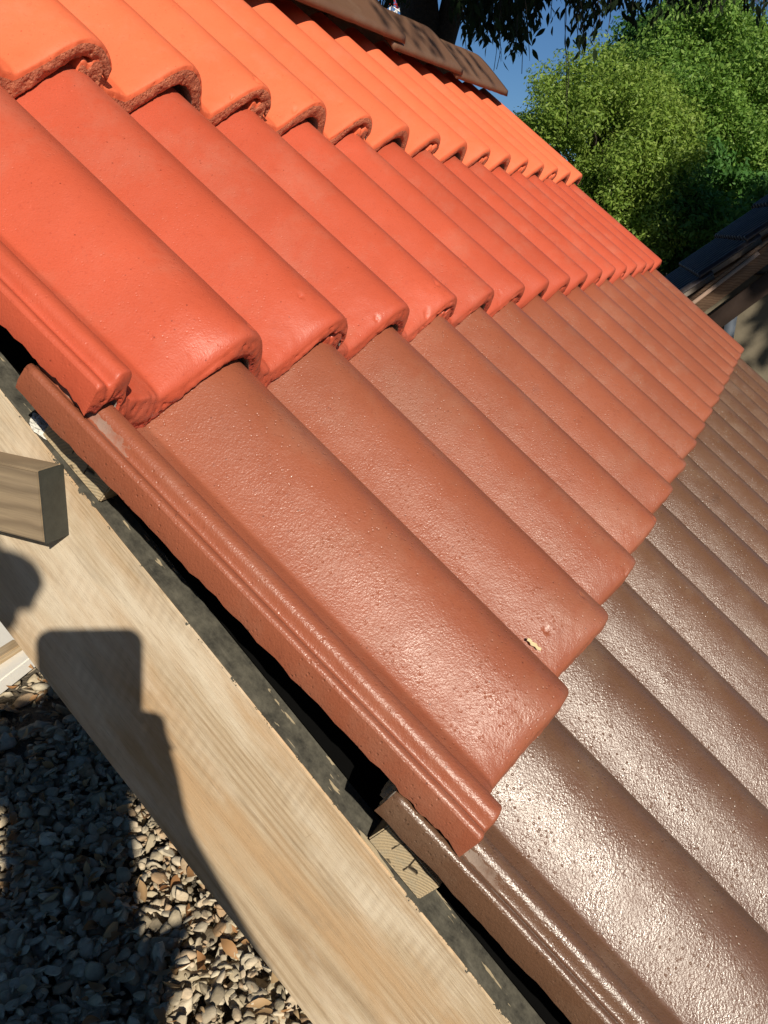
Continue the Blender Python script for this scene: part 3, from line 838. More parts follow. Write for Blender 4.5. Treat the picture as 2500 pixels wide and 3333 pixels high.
# gable wall
g0 = near + E_ * 0.16
eave = g0 + D_ * 0.85 - nO * 0.14
ridge_p = g0 - D_ * 1.15 - nO * 0.14
opp = ridge_p - H_ * 2.0 - Z_ * 1.9
wv = [Vector((eave.x, eave.y, 0)), eave, ridge_p, opp, Vector((opp.x, opp.y, 0))]
n5 = len(wv)
me = bpy.data.meshes.new('wall')
vv = wv + [v + E_ * 1.5 for v in wv]
me.from_pydata([tuple(v - sh.location) for v in vv], [], [tuple(range(n5)), tuple(range(2 * n5 - 1, n5 - 1, -1))] + [((i + 1) % n5, i, i + n5, (i + 1) % n5 + n5) for i in range(n5)])
me.materials.append(M_WALL); o = bpy.data.objects.new('wall', me); C.objects.link(o); o.parent = sh
bm = bmesh.new(); bm.from_mesh(me); bmesh.ops.recalc_face_normals(bm, faces=bm.faces); bm.to_mesh(me); bm.free()
# framed panel and pale post against the wall
M_PANEL = plain('panel_grey', (0.10, 0.105, 0.10), 0.6, 15, 0.15)
M_POST = plain('post_bluegrey', (0.07, 0.085, 0.11), 0.6, 15, 0.15)
def on_wall(u, v):      # wall point seen at a photo pixel
    d = Vector(wp(u, v, 1.0) - CAM); c0 = Vector(CAM)
    t = (g0 - c0).dot(E_) / d.dot(E_); return c0 + d * t
a = on_wall(2432, 888)
pn = obox('window', a - E_ * 0.02, H_ * -0.19, Z_ * 0.10, E_ * 0.03, M_PANEL)
for (dx, dz, lx, lz) in ((-0.008, -0.008, 0.206, 0.010), (-0.008, 0.098, 0.206, 0.010), (-0.010, 0.0025, 0.0098, 0.095), (0.1905, 0.0025, 0.0098, 0.095)):
    fo = a - E_ * 0.026 - H_ * dx + Z_ * dz
    f2 = obox('window_frame', fo, H_ * -lx, Z_ * lz, E_ * 0.03, M_BRW)
    f2.parent = pn; f2.matrix_parent_inverse = Matrix(); f2.location = (0, 0, 0)
b_ = on_wall(2352, 1072)
obox('downpipe', Vector((b_.x, b_.y, 0)) - E_ * 0.06, H_ * -0.07, Z_ * (b_.z + 0.165), E_ * 0.05, M_POST)

# ridge tiles of the shelter
for i in range(4):
    o = ridge0.copy(); o.data = ridge0.data.copy(); o.data.materials.clear(); o.data.materials.append(M_NAVY); C.objects.link(o)
    p_ = near - D_ * 1.12 + E_ * (0.42 * i - 0.02) + Vector((0, 0, -0.07))
    o.location = p_; o.rotation_euler = (0, R(-1.5), AZ)
    tag(o, ['dark ridge tile nearest the gable of the shaded roof', 'second dark ridge tile of the shaded roof', 'third dark ridge tile of the shaded roof', 'farthest dark ridge tile of the shaded roof'][i], 'ridge tile', 'dark ridge tiles of the neighbouring roof')

# picket fence beyond
pf = empty('picket_fence', (17.0, 1.8, 0))
tag(pf, 'weathered grey picket fence under the dark trees', 'fence')
M_PICK = plain('picket_grey', (0.12, 0.12, 0.10), 0.85, 6, 0.25)
fd = Vector((-0.35, 0.94, 0)).normalized(); fn = Vector((fd.y, -fd.x, 0))
for i in range(0, 5):
    b0 = Vector((16.2, 2.05, 0)) + fd * (i * 0.40 - 0.12)
    h_ = 0.98 + 0.05 * random.random()
    wd = fd * 0.115; tk = fn * 0.03
    vs = [b0, b0 + wd, b0 + wd + tk, b0 + tk, b0 + Z_ * h_, b0 + wd + Z_ * h_, b0 + wd + tk + Z_ * h_, b0 + tk + Z_ * h_, b0 + wd * .5 + Z_ * (h_ + .07), b0 + wd * .5 + tk + Z_ * (h_ + .07)]
    me = bpy.data.meshes.new('picket')
    me.from_pydata([tuple(v - pf.location) for v in vs], [], [(0, 1, 5, 8, 4), (3, 7, 9, 6, 2), (0, 4, 7, 3), (1, 2, 6, 5), (4, 8, 9, 7), (8, 5, 6, 9), (0, 3, 2, 1)])
    me.materials.append(M_PICK); o = bpy.data.objects.new('picket', me); C.objects.link(o); o.parent = pf
for hz in (0.30, 0.75):
    obox('rail', Vector((16.2, 2.05, hz)) + fd * -0.2 + fn * 0.032, fd * 2.2, fn * 0.04, Z_ * 0.08, M_PICK, pf)

# ------------------------------------------------------------------ trees
def leaf_cloud(n_clump, leaves, centre, radii, size, seed, clump_r, fill=0.55, droop=0.0, flat=0.0, zmin=None):
    """leaf rhombs spread in clumps over the volume of an uneven ellipsoid"""
    rs = np.random.RandomState(seed)
    dirs = rs.normal(size=(n_clump, 3)); dirs /= np.linalg.norm(dirs, axis=1)[:, None]
    rad = fill + (1 - fill) * rs.rand(n_clump) ** 0.5
    bumps = 1 + 0.32 * fbm(dirs * 2.4, seed, 3)
    cc = centre + dirs * (rad * bumps)[:, None] * radii
    if zmin is not None: cc = cc[cc[:, 2] > zmin]
    crs = clump_r * rs.uniform(0.55, 1.25, len(cc))
    n = int(leaves); ci = rs.randint(len(cc), size=n)
    off = rs.normal(size=(n, 3)); off /= np.linalg.norm(off, axis=1)[:, None]
    off *= (rs.rand(n) ** 0.45)[:, None] * crs[ci][:, None] * np.array([1, 1, 0.75])
    pos = cc[ci] + off
    nrm = off / (np.linalg.norm(off, axis=1)[:, None] + 1e-9) * 0.7 + rs.normal(size=(n, 3)) * 0.6 + np.array([0, 0, 0.35])
    nrm /= np.linalg.norm(nrm, axis=1)[:, None]
    t1 = np.cross(nrm, rs.normal(size=(n, 3))); t1 /= np.linalg.norm(t1, axis=1)[:, None]
    t2 = np.cross(nrm, t1)
    s_ = size * rs.uniform(0.6, 1.25, n)[:, None]
    a = pos - t1 * s_; b = pos + t2 * s_ * 0.42 - t1 * s_ * .15 + nrm * s_ * .08; c = pos + t1 * s_; d = pos - t2 * s_ * 0.42 - t1 * s_ * .15 + nrm * s_ * .08
    V = np.stack([a, b, c, d], 1).reshape(-1, 3)
    F = np.arange(4 * n).reshape(n, 4)
    return V, F, cc


def limb(pts, rads, nseg=9, seed=0, rough=0.08):
    pts = [Vector(p) for p in pts]; V = []; F = []
    n = len(pts)
    for i, p in enumerate(pts):
        t = (pts[min(i + 1, n - 1)] - pts[max(i - 1, 0)]).normalized()
        a = t.orthogonal().normalized() if abs(t.z) > 0.98 else t.cross(Vector((0, 0, 1))).normalized(); b = t.cross(a)
        for k in range(nseg):
            an = 2 * math.pi * k / nseg
            r_ = rads[i] * (1 + rough * math.sin(an * 3 + seed + i * .7) + rough * .6 * math.sin(an * 5 + seed * 2))
            V.append(p + a * math.cos(an) * r_ + b * math.sin(an) * r_)
    for i in range(n - 1):
        for k in range(nseg):
            F.append((i * nseg + k, i * nseg + (k + 1) % nseg, (i + 1) * nseg + (k + 1) % nseg, (i + 1) * nseg + k))
    return V, F


def tree(name, base, height, centre, radii, nleaf, size, mat, bark, seed, label, trunk_r=0.16, clumps=160, clump_r=0.5, group=None, fill=0.45, zmin=None, stems=None):
    e = empty(name, base)
    tag(e, label, 'tree', group)
    base = Vector(base); centre_v = Vector(centre)
    Vc, Fc, cc = leaf_cloud(clumps, nleaf, np.array(centre), np.array(radii), size, seed, clump_r, fill, zmin=zmin)
    cr = fast_mesh('crown', Vc - np.array(base), Fc, mat, e)
    V = []; F = []
    rs = random.Random(seed)
    if stems is None:
        mid = base.lerp(centre_v, 0.55) + Vector((rs.uniform(-.2, .2), rs.uniform(-.2, .2), 0))
        stems = [([base - Z_ * 0.1, base.lerp(mid, .35), mid, centre_v, centre_v + Z_ * radii[2] * .6], [trunk_r * 1.35, trunk_r, trunk_r * .8, trunk_r * .5, trunk_r * .15])]
    for pts, rr in stems:
        v_, f_ = limb(pts, rr, 12, seed)
        F += [tuple(a + len(V) for a in q) for q in f_]; V += v_
    st = stems[0][0]
    for i in range(min(26, len(cc))):
        tgt = Vector(cc[(i * 7) % len(cc)]); s0 = st[2].lerp(st[-1], rs.uniform(0, 0.8)) if len(st) > 3 else st[-1]
        m1 = s0.lerp(tgt, .5) + Vector((rs.uniform(-.1, .1), rs.uniform(-.1, .1), .15))
        v_, f_ = limb([s0, m1, tgt], [trunk_r * .33, trunk_r * .2, trunk_r * .05], 6, i)
        F += [tuple(a + len(V) for a in q) for q in f_]; V += v_
    tr = new_mesh('trunk', [v - base for v in V], F, bark, True, e)
    return e


M_BARK = plain('bark', (0.085, 0.065, 0.05), 0.9, 12, 0.4, 0.9, 18, 0.05)
M_BARKD = plain('dark_bark', (0.055, 0.042, 0.034), 0.9, 12, 0.4, 0.9, 18, 0.05)
L_LIGHT = leafmat('light_leaf', (0.13, 0.22, 0.035), (0.22, 0.33, 0.055), (0.33, 0.43, 0.10))
L_MID = leafmat('mid_leaf', (0.10, 0.20, 0.038), (0.18, 0.32, 0.058), (0.30, 0.44, 0.10))
L_DEEP = leafmat('deep_leaf', (0.045, 0.12, 0.03), (0.075, 0.19, 0.04), (0.12, 0.27, 0.06))
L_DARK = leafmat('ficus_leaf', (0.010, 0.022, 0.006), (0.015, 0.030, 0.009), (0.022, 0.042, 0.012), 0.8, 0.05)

def at(u, v, z): return tuple(wp(u, v, z))

def tr_at(u, v, z, wpx, hpx, base_shift=(0, 0)):
    c_ = wp(u, v, z); rx = wpx / FPX * z; rz = hpx / FPX * z
    return c_, (rx, rx, rz)

G_ = 'sunlit trees behind the sample roof'
c_, r_ = tr_at(1930, 570, 17, 325, 345)
tree('leafy_tree', (c_[0], c_[1], 0), 5, c_, r_, 130000, 0.045, L_LIGHT, M_BARK, 21, 'bright yellow-green rounded tree just right of the roof ridge', 0.14, 340, 0.50, G_, 0.35)
c_, r_ = tr_at(2290, 410, 19, 300, 380)
tree('leafy_tree', (c_[0], c_[1], 0), 6, c_, r_, 120000, 0.055, L_MID, M_BARK, 22, 'tall mid-green tree behind and right of the yellow-green tree', 0.18, 330, 0.58, G_, 0.35)
c_, r_ = tr_at(2230, 190, 21, 260, 150)
tree('leafy_tree', (c_[0] + .6, c_[1], 0), 7, c_, r_, 45000, 0.075, L_DEEP, M_BARK, 23, 'highest deep green treetop against the sky at the upper right', 0.2, 120, 0.55, G_, 0.45)
c_, r_ = tr_at(2560, 520, 20, 220, 420)
tree('leafy_tree', (c_[0], c_[1], 0), 5, c_, r_, 50000, 0.075, L_MID, M_BARK, 24, 'mid-green tree cut by the right edge of the photo', 0.16, 150, 0.5, G_, 0.45)
c_, r_ = tr_at(2230, 700, 18.5, 420, 200)
tree('leafy_bush', (c_[0], c_[1], 0), 3, c_, r_, 50000, 0.075, L_DEEP, M_BARK, 25, 'dark green bush low under the trees behind the fence', 0.1, 160, 0.5, None, 0.35)

# shade tree standing out of frame on the right, and an unseen second one added to shade the fence
tree('shade_tree', (3.4, -5.6, 0), 5, (2.95, -4.7, 4.25), (1.9, 1.6, 1.75), 8000, 0.095, L_MID, M_BARKD, 31, 'big leafy tree just out of the photo to the right, shading the small building', 0.2, 150, 0.55, None, 0.2)
tree('shade_tree', (12.6, -3.9, 0), 5, (12.9, -3.6, 4.2), (2.4, 1.7, 1.9), 15000, 0.11, L_MID, M_BARKD, 32, 'unseen leafy tree added beyond the small building, shading the fence', 0.2, 120, 0.6, None, 0.2)

tree('sky_block_tree', (-5.2, 4.6, 0), 5, (-5.0, 4.4, 3.0), (2.6, 2.4, 2.8), 15000, 0.12, L_DEEP, M_BARKD, 33, 'unseen tree added to block sky light, to the left of the roof', 0.2, 150, 0.7, None, 0.2)  # three unseen trees, added to cut the sky fill and deepen the shadows
tree('sky_block_tree', (-7.5, 0.6, 0), 5, (-7.6, 0.9, 3.2), (2.2, 1.9, 3.0), 13000, 0.12, L_DEEP, M_BARKD, 34, 'unseen tree added to block sky light, behind the photographer', 0.2, 130, 0.7, None, 0.2)
tree('sky_block_tree', (-2.0, 6.6, 0), 5, (-1.8, 6.6, 3.2), (2.6, 2.0, 3.0), 15000, 0.12, L_DEEP, M_BARKD, 35, 'unseen tree added to block sky light, beyond the ridge side', 0.2, 150, 0.7, None, 0.2)

# ficus: two dark stems behind the ridge, crown overhead with hanging sprigs
Zt = 7.6
fb = wp(1400, 330, Zt); base = (fb[0], fb[1], 0.0)
def V3(u, v, z): return Vector(wp(u, v, z))
stA = ([Vector(base) - Z_ * .1, V3(1395, 330, Zt), V3(1370, 160, Zt), V3(1368, 40, Zt), V3(1350, -120, Zt), V3(1310, -420, Zt), V3(1250, -760, Zt)], [.34, .27, .185, .17, .17, .14, .05])
stB = ([V3(1410, 250, Zt), V3(1440, 130, Zt), V3(1462, 60, Zt), V3(1488, -60, Zt - .1), V3(1560, -300, Zt - .3), V3(1680, -640, Zt - .6)], [.14, .125, .11, .105, .10, .04])
cx = wp(1640, -560, 7.0)
ft = empty('ficus_tree', base); tag(ft, 'dark forked fig tree behind the ridge with leafy sprigs hanging across the sky', 'tree')
V = []; F = []
for pts, rr in (stA, stB):
    v_, f_ = limb(pts, rr, 14, 3, 0.07); F += [tuple(a + len(V) for a in q) for q in f_]; V += v_
for k in range(14):
    u1 = random.uniform(900, 2500); v1 = random.uniform(-500, -140)
    s0 = stA[0][4] if k % 2 else stB[0][4]
    e1 = V3(u1, v1, random.uniform(5.4, 7.8)); m1 = s0.lerp(e1, .5) + Z_ * .25
    v_, f_ = limb([s0, m1, e1], [.07, .045, .015], 7, k); F += [tuple(a + len(V) for a in q) for q in f_]; V += v_
new_mesh('trunk', [v - Vector(base) for v in V], F, M_BARKD, True, ft)
Vc, Fc, cc = leaf_cloud(240, 26000, np.array(cx), np.array((3.0, 2.6, 0.95)), 0.055, 41, 0.5, 0.2)
# keep the crown above what the photo shows as open sky
def pix(p):
    q = p - CAM; z = q @ FWD
    return (q @ RIGHT) / z * FPX + 1250, (q @ DOWN) / z * FPX + 1666.5, z
ctr = Vc.reshape(-1, 4, 3).mean(1)
pu, pv, pz = pix(ctr)
env = np.interp(pu, [0, 1180, 1300, 1600, 1700, 1790, 1880, 2000, 2200, 2400, 2500], [-60, -10, -10, 10, -10, -30, -20, -20, -10, -20, -10])
keep = (pv < env) & (pz > 3.0)
Vc = Vc.reshape(-1, 4, 3)[keep].reshape(-1, 3); Fc = np.arange(len(Vc)).reshape(-1, 4)
V2, F2, cc = leaf_cloud(520, 62000, np.array((1.9, 0.9, 5.3)), np.array((4.3, 3.9, 0.85)), 0.085, 43, 0.55, 0.05)  # extra overhead canopy, unseen, added to block sun and sky light
Vc = np.vstack([Vc, V2]); Fc = np.arange(len(Vc)).reshape(-1, 4)
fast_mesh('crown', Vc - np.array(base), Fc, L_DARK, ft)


def sprig(x, y0, y1, z, n, seed, lsz=0.038):
    """a thin hanging twig with pointed leaves; returns leaf faces and twig path"""
    rs = random.Random(seed)
    p0 = V3(x, y0, z); p1 = V3(x + rs.uniform(-25, 40), y1, z + rs.uniform(-.1, .1))
    side = Vector((rs.uniform(-1, 1), rs.uniform(-1, 1), 0)) * 0.05
    path = [p0.lerp(p1, t) + side * math.sin(t * 3.1) for t in (0, .25, .5, .75, 1)]
    LV = []; LF = []
    for i in range(n):
        t = (i + rs.random() * .6) / n
        q = p0.lerp(p1, t) + side * math.sin(t * 3.1) + Vector([rs.gauss(0, .035) for _ in range(3)])
        d = Vector((rs.gauss(0, .5), rs.gauss(0, .5), -1)).normalized()
        s_ = d.cross(Vector((rs.gauss(0, 1), rs.gauss(0, 1), .1))).normalized()
        nn = d.cross(s_)
        L_ = lsz * rs.uniform(.7, 1.3); W_ = L_ * .36
        pr = [(-1, 0.04), (-.6, .75), (-.15, 1), (.35, .7), (.75, .22), (1, .02)]
        b = len(LV)
        for a, w_ in pr:
            LV += [q + d * a * L_ - s_ * w_ * W_ + nn * .1 * L_ * w_, q + d * a * L_ + s_ * w_ * W_ + nn * .1 * L_ * w_]
        for k in range(5): LF.append((b + 2 * k, b + 2 * k + 1, b + 2 * k + 3, b + 2 * k + 2))
    return path, LV, LF


env_x = [1180, 1240, 1330, 1345, 1480, 1490, 1530, 1590, 1640, 1700, 1725, 1745, 1785, 1800, 1842, 1858, 1890, 1915, 1930, 1960, 2000, 2080, 2160, 2230, 2300, 2380, 2440, 2500]
env_y = [20, 35, 40, 5, 5, 130, 155, 165, 195, 200, 165, 90, 90, 20, 15, 60, 175, 175, 90, 60, 100, 165, 150, 110, 90, 40, 70, 130]
env_y = [y if x < 1950 else y * 0.6 for x, y in zip(env_x, env_y)]
AV = []; AF = []; TV = []; TF = []
rs = random.Random(4)
for i in range(210):
    x = rs.uniform(1180, 2500)
    if 1330 < x < 1478 and rs.random() < .9: continue
    ye = float(np.interp(x, env_x, env_y))
    y1 = ye - abs(rs.gauss(0, 55)); y0 = -rs.uniform(60, 200)
    if y1 < y0 + 20: continue
    z = rs.uniform(5.2, 7.2)
    dens = 0.13 if x < 1760 else 0.06
    path, lv, lf = sprig(x, y0, y1, z, max(3, int((y1 - y0) * dens)), i)
    AF += [tuple(a + len(AV) for a in q) for q in lf]; AV += lv
    v_, f_ = limb(path, [.004, .0035, .003, .0025, .001], 5, i); TF += [tuple(a + len(TV) for a in q) for q in f_]; TV += v_
for i, (x, ya, yb) in enumerate([(1868, 55, 178), (1885, 60, 185), (1902, 80, 150), (1938, 70, 130), (1955, 20, 100), (1650, 60, 200), (1700, 90, 198), (1672, 50, 170), (2490, 40, 128), (2455, 10, 70)]):
    path, lv, lf = sprig(x, -90, yb, 4.6, int((yb + 90) * .055), 500 + i, 0.036)
    AF += [tuple(a + len(AV) for a in q) for q in lf]; AV += lv
    v_, f_ = limb(path, [.004, .0035, .003, .0025, .001], 5, i); TF += [tuple(a + len(TV) for a in q) for q in f_]; TV += v_
# bare hanging roots
for i, (x, yb, z) in enumerate([(1840, 760, 5.0), (1846, 300, 5.1), (1610, 230, 5.4), (1625, 225, 5.4), (1705, 240, 5.3), (1510, 170, 5.6), (1980, 110, 5), (1790, 60, 5)]):
    pts = [V3(x + rs.uniform(-9, 9), -100 + (yb + 100) * t, z) for t in (0, .2, .4, .6, .8, 1)]
    if yb > 500: pts = pts[:4]
    v_, f_ = limb(pts, [.0022] * len(pts), 5, i); TF += [tuple(a + len(TV) for a in q) for q in f_]; TV += v_
b_ = Vector(base)
nA = len(AF)
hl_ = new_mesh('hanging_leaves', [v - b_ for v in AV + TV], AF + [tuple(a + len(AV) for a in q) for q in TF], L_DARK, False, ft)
hl_.data.materials.append(M_BARKD)
for p_ in hl_.data.polygons:
    if p_.index >= nA: p_.material_index = 1

# leafy branch above and behind the camera that stripes the ridge with shade
def ridge_shade():
    V = []; F = []; LV = []; LF = []
    rs = random.Random(12)
    st = Vector((3.3, -5.5, 3.0))
    main = [st, Vector((2.4, -4.3, 3.6)), Vector((1.3, -3.0, 3.75)), Vector((0.5, -2.0, 3.7)), Vector((-0.2, -1.5, 3.55))]
    v_, f_ = limb(main, [.07, .055, .04, .025, .012], 8, 1); F += f_; V += v_
    # leaves hung so their shadows reach the ridge between rolls 8 and 14
    for X in (8.9, 9.5, 10.1, 10.9, 11.3, 12.5, 13.0, 13.7):
        for r_ in range(3):
            tgt = Vector(rw(X + rs.uniform(-.15, .15), -2.4 - .28 * r_, -0.12))
            t = 3.3 + rs.uniform(-.25, .25)
            q = tgt + SUN * t
            j = min(main, key=lambda m_: (m_ - q).length)
            if r_ == 0:
                v2, f2 = limb([j, j.lerp(q, .5) + Z_ * .08, q], [.008, .006, .003], 5, r_); F += [tuple(a + len(V) for a in x) for x in f2]; V += v2
            L_ = rs.uniform(.03, .045); W_ = L_ * .30
            d = (Vector((0.15, 0.3, -1)) + Vector([rs.gauss(0, .2) for _ in range(3)])).normalized(); s_ = d.cross(SUN).normalized()
            b = len(LV)
            for a, w_ in [(-1, .05), (-.5, .8), (0, 1), (.5, .6), (1, .04)]:
                LV += [q + d * a * L_ - s_ * w_ * W_, q + d * a * L_ + s_ * w_ * W_]
            for k in range(4): LF.append((b + 2 * k, b + 2 * k + 1, b + 2 * k + 3, b + 2 * k + 2))
    e = empty('overhanging_branch', tuple(st)); tag(e, 'leafy overhanging branch above the camera casting leaf shadows on the ridge', 'branch')
    new_mesh('branch_wood', [v - st for v in V], F, M_BARKD, True, e)
    new_mesh('branch_leaves', [v - st for v in LV], LF, L_MID, False, e)
ridge_shade()

# ------------------------------------------------------------------ red and white mast far away
mb = wp(1268, 900, 150); mb = Vector((mb[0], mb[1], 0))
ms = empty('lattice_mast', mb); tag(ms, 'distant red and white lattice mast behind the dark trunk', 'mast')
M_MW = plain('mast_white', (0.8, 0.8, 0.8), 0.5, 1, 0.02); M_MR = plain('mast_red', (0.55, 0.04, 0.03), 0.5, 1, 0.02)
sec = [(0, 9), (9, 18), (18, 27), (27, 33.5), (33.5, 42), (42, 50)]
for i, (z0, z1) in enumerate(sec):
    V = []; F = []
    def bar(a, b, r_=0.09):
        v_, f_ = limb([a, b], [r_, r_], 4, 0, 0); F.extend([tuple(x + len(V) for x in q) for q in f_]); V.extend(v_)
    w0 = 1.9 - z0 * .016; w1 = 1.9 - z1 * .016
    cs = [(-1, -1), (1, -1), (1, 1), (-1, 1)]
    nb = 4
    for q in range(4):
        a, b = cs[q], cs[(q + 1) % 4]
        bar(Vector((a[0] * w0, a[1] * w0, z0)), Vector((a[0] * w1, a[1] * w1, z1)), .13)
        for k in range(nb):
            f0, f1 = k / nb, (k + 1) / nb
            za, zb = z0 + (z1 - z0) * f0, z0 + (z1 - z0) * f1; wa, wb = w0 + (w1 - w0) * f0, w0 + (w1 - w0) * f1
            bar(Vector((a[0] * wa, a[1] * wa, za)), Vector((b[0] * wb, b[1] * wb, zb)))
            bar(Vector((b[0] * wa, b[1] * wa, za)), Vector((a[0] * wb, a[1] * wb, zb)))
            bar(Vector((a[0] * wa, a[1] * wa, za)), Vector((b[0] * wa, b[1] * wa, za)))
    new_mesh('mast_section', V, F, M_MW if i % 2 == 1 else M_MR, False, ms)

# ------------------------------------------------------------------ the photographer and the phone (out of the picture, casting the shadow)
def skin(name, verts, edges, radii, mat, parent=None, sub=2, root=0):
    me = bpy.data.meshes.new(name); me.from_pydata([tuple(v) for v in verts], edges, []); me.update()
    o = bpy.data.objects.new(name, me); C.objects.link(o)
    md = o.modifiers.new('skin', 'SKIN'); md.use_smooth_shade = True
    for i, r_ in enumerate(radii):
        sv = me.skin_vertices[0].data[i]
        sv.radius = (r_, r_) if isinstance(r_, (int, float)) else r_
        sv.use_root = (i == root)
    sb = o.modifiers.new('sub', 'SUBSURF'); sb.levels = sub; sb.render_levels = sub
    dg = bpy.context.evaluated_depsgraph_get()
    m2 = bpy.data.meshes.new_from_object(o.evaluated_get(dg))
    o.modifiers.clear(); o.data = m2; m2.materials.clear(); m2.materials.append(mat)
    for p_ in m2.polygons: p_.use_smooth = True
    if parent: o.parent = parent
    return o


A_, B_, Cc = Vector(RIGHT), Vector(DOWN), Vector(FWD)
cam_v = Vector(CAM)
# phone: its back lies just behind the lens point
M_PH = plain('phone_case', (0.02, 0.02, 0.022), 0.45, 50, 0.1, 0.05)
M_GLASS = plain('phone_glass', (0.01, 0.01, 0.012), 0.1, 50, 0.1, 0.0)
M_LENS = plain('phone_lens', (0.005, 0.005, 0.008), 0.05, 50, 0.1, 0.0)
ph_c = cam_v - Cc * 0.006
phm = Matrix(((A_.x, -B_.x, -Cc.x, ph_c.x), (A_.y, -B_.y, -Cc.y, ph_c.y), (A_.z, -B_.z, -Cc.z, ph_c.z), (0, 0, 0, 1)))
ph = empty('smartphone'); ph.matrix_world = phm
tag(ph, 'black phone in a case held up at the viewpoint, casting the rounded rectangular shadow', 'phone')
def rrect(x0, x1, y0, y1, r_, n=8):
    out = []
    for cx_, cy_, a0 in ((x1 - r_, y1 - r_, 0), (x0 + r_, y1 - r_, 90), (x0 + r_, y0 + r_, 180), (x1 - r_, y0 + r_, 270)):
        for k in range(n + 1):
            a = R(a0 + 90 * k / n); out.append((cx_ + r_ * math.cos(a), cy_ + r_ * math.sin(a)))
    return out
def plate(name, outline, z0, z1, mat, bev=0.0015):
    bm = bmesh.new(); vs = [bm.verts.new((x, y, z0)) for x, y in outline]; f = bm.faces.new(vs)
    r_ = bmesh.ops.extrude_face_region(bm, geom=[f])
    for e in r_['geom']:
        if isinstance(e, bmesh.types.BMVert): e.co.z = z1
    bmesh.ops.recalc_face_normals(bm, faces=bm.faces)
    ed = [e for e in bm.edges if abs(e.verts[0].co.z - e.verts[1].co.z) < 1e-6]
    bmesh.ops.bevel(bm, geom=ed, offset=bev, segments=3, affect='EDGES')
    me = bpy.data.meshes.new(name); bm.to_mesh(me); bm.free(); me.materials.append(mat)
    o = bpy.data.objects.new(name, me); C.objects.link(o); o.parent = ph; return o
plate('case', rrect(-0.0745, 0.0120, -0.146, 0.0105, 0.013), 0.0, 0.0095, M_PH)
plate('screen', rrect(-0.0710, 0.0085, -0.142, 0.0070, 0.009), 0.0096, 0.0104, M_GLASS, 0.0003)
plate('lens', rrect(-0.0032, 0.0032, -0.0032, 0.0032, 0.00315), -0.0006, 0.0005, M_LENS, 0.0002)
plate('flash', rrect(-0.0135, -0.0095, -0.002, 0.002, 0.0019), -0.0004, 0.0005, M_MW, 0.0002)

# body joints in world coordinates
az = R(18)
fw = Vector((math.cos(az), math.sin(az), 0)); rt = Vector((math.sin(az), -math.cos(az), 0)); up = Z_
o_ = Vector((-0.945, -0.756, 0))                       # under the head
def J(r_, f_, z_): return o_ + rt * r_ + fw * f_ + up * (z_ * 0.97)
def PH(x, y, z): return ph_c + A_ * x + B_ * y - Cc * z   # phone frame: right, down, towards the face
skinm = plain('skin', (0.42, 0.24, 0.16), 0.55, 60, 0.06, 0.1, 300, 0.0005)
shirt = plain('grey_shirt', (0.10, 0.11, 0.13), 0.9, 40, 0.12, 0.4, 400, 0.001)
jeans = plain('blue_jeans', (0.03, 0.045, 0.09), 0.9, 40, 0.2, 0.4, 500, 0.001)
hairm = plain('dark_hair', (0.02, 0.014, 0.010), 0.6, 200, 0.4, 0.6, 500, 0.002)
capm = plain('cap_cloth', (0.03, 0.035, 0.05), 0.9, 60, 0.1, 0.4, 500, 0.001)
shoem = plain('shoe_leather', (0.04, 0.03, 0.025), 0.6)
V = []; Ed = []; Rd = []
def add(p, r_, prev=None):
    V.append(Vector(p)); Rd.append(r_); i = len(V) - 1
    if prev is not None: Ed.append((prev, i))
    return i
pel = add(J(.045, -.02, .93), (.150, .115))
wai = add(J(.045, -.02, 1.08), (.145, .105), pel)
che = add(J(.035, -.03, 1.24), (.145, .110), wai)
upc = add(J(0, -.03, 1.34), (.100, .085), che)
nck = add(J(0, -.015, 1.435), (.052, .054), upc)
jaw = add(J(0, .015, 1.52), (.058, .066), nck)
hed = add(J(0, .0, 1.60), (.074, .090), jaw)
top_ = add(J(0, -.01, 1.675), (.060, .072), hed)
hands = {}
for sgn, el, wr, tipz in ((1, J(.290, .10, 1.085), PH(.040, .150, .040), 0), (-1, J(-.235, .12, 1.075), PH(-.099, .165, .045), 1)):
    sh_ = add(J(sgn * .165, -.03, 1.345), .052, upc)
    a1 = add(J(sgn * .165, -.03, 1.345).lerp(el, .5), .042, sh_)
    e1 = add(el, .037, a1)
    f1 = add(el.lerp(wr, .5), .034, e1)
    w1 = add(wr, .0235, f1)
    side = 1 if sgn > 0 else -1
    ex = .0120 if sgn > 0 else -.0745                  # phone edge
    pa = add(PH(ex + side * .015, .106 if sgn > 0 else .128, .020), (.024, .016), w1)
    # fingers wrap the back edge of the phone, thumb on the screen side
    for k, (y_, L_) in enumerate(((.052, 1.0), (.070, 1.1), (.088, 1.05), (.106, .85))):
        yy = y_ + (.030 if sgn < 0 else .014)
        q1 = add(PH(ex + side * .012, yy, .010), .0088, pa)
        q2 = add(PH(ex + side * .006, yy - .002, -.011), .0082, q1)
        q3 = add(PH(ex - side * .012 * L_, yy - .004, -.0155), .0070, q2)
    wb = add(PH(ex + side * .002, .104, .016), (.024, .014), pa)
    t1 = add(PH(ex + side * .010, .080 + (.03 if sgn < 0 else 0), .027), .0105, pa)
    t2 = add(PH(ex - side * .012, .062 + (.03 if sgn < 0 else 0), .0255), .0088, t1)
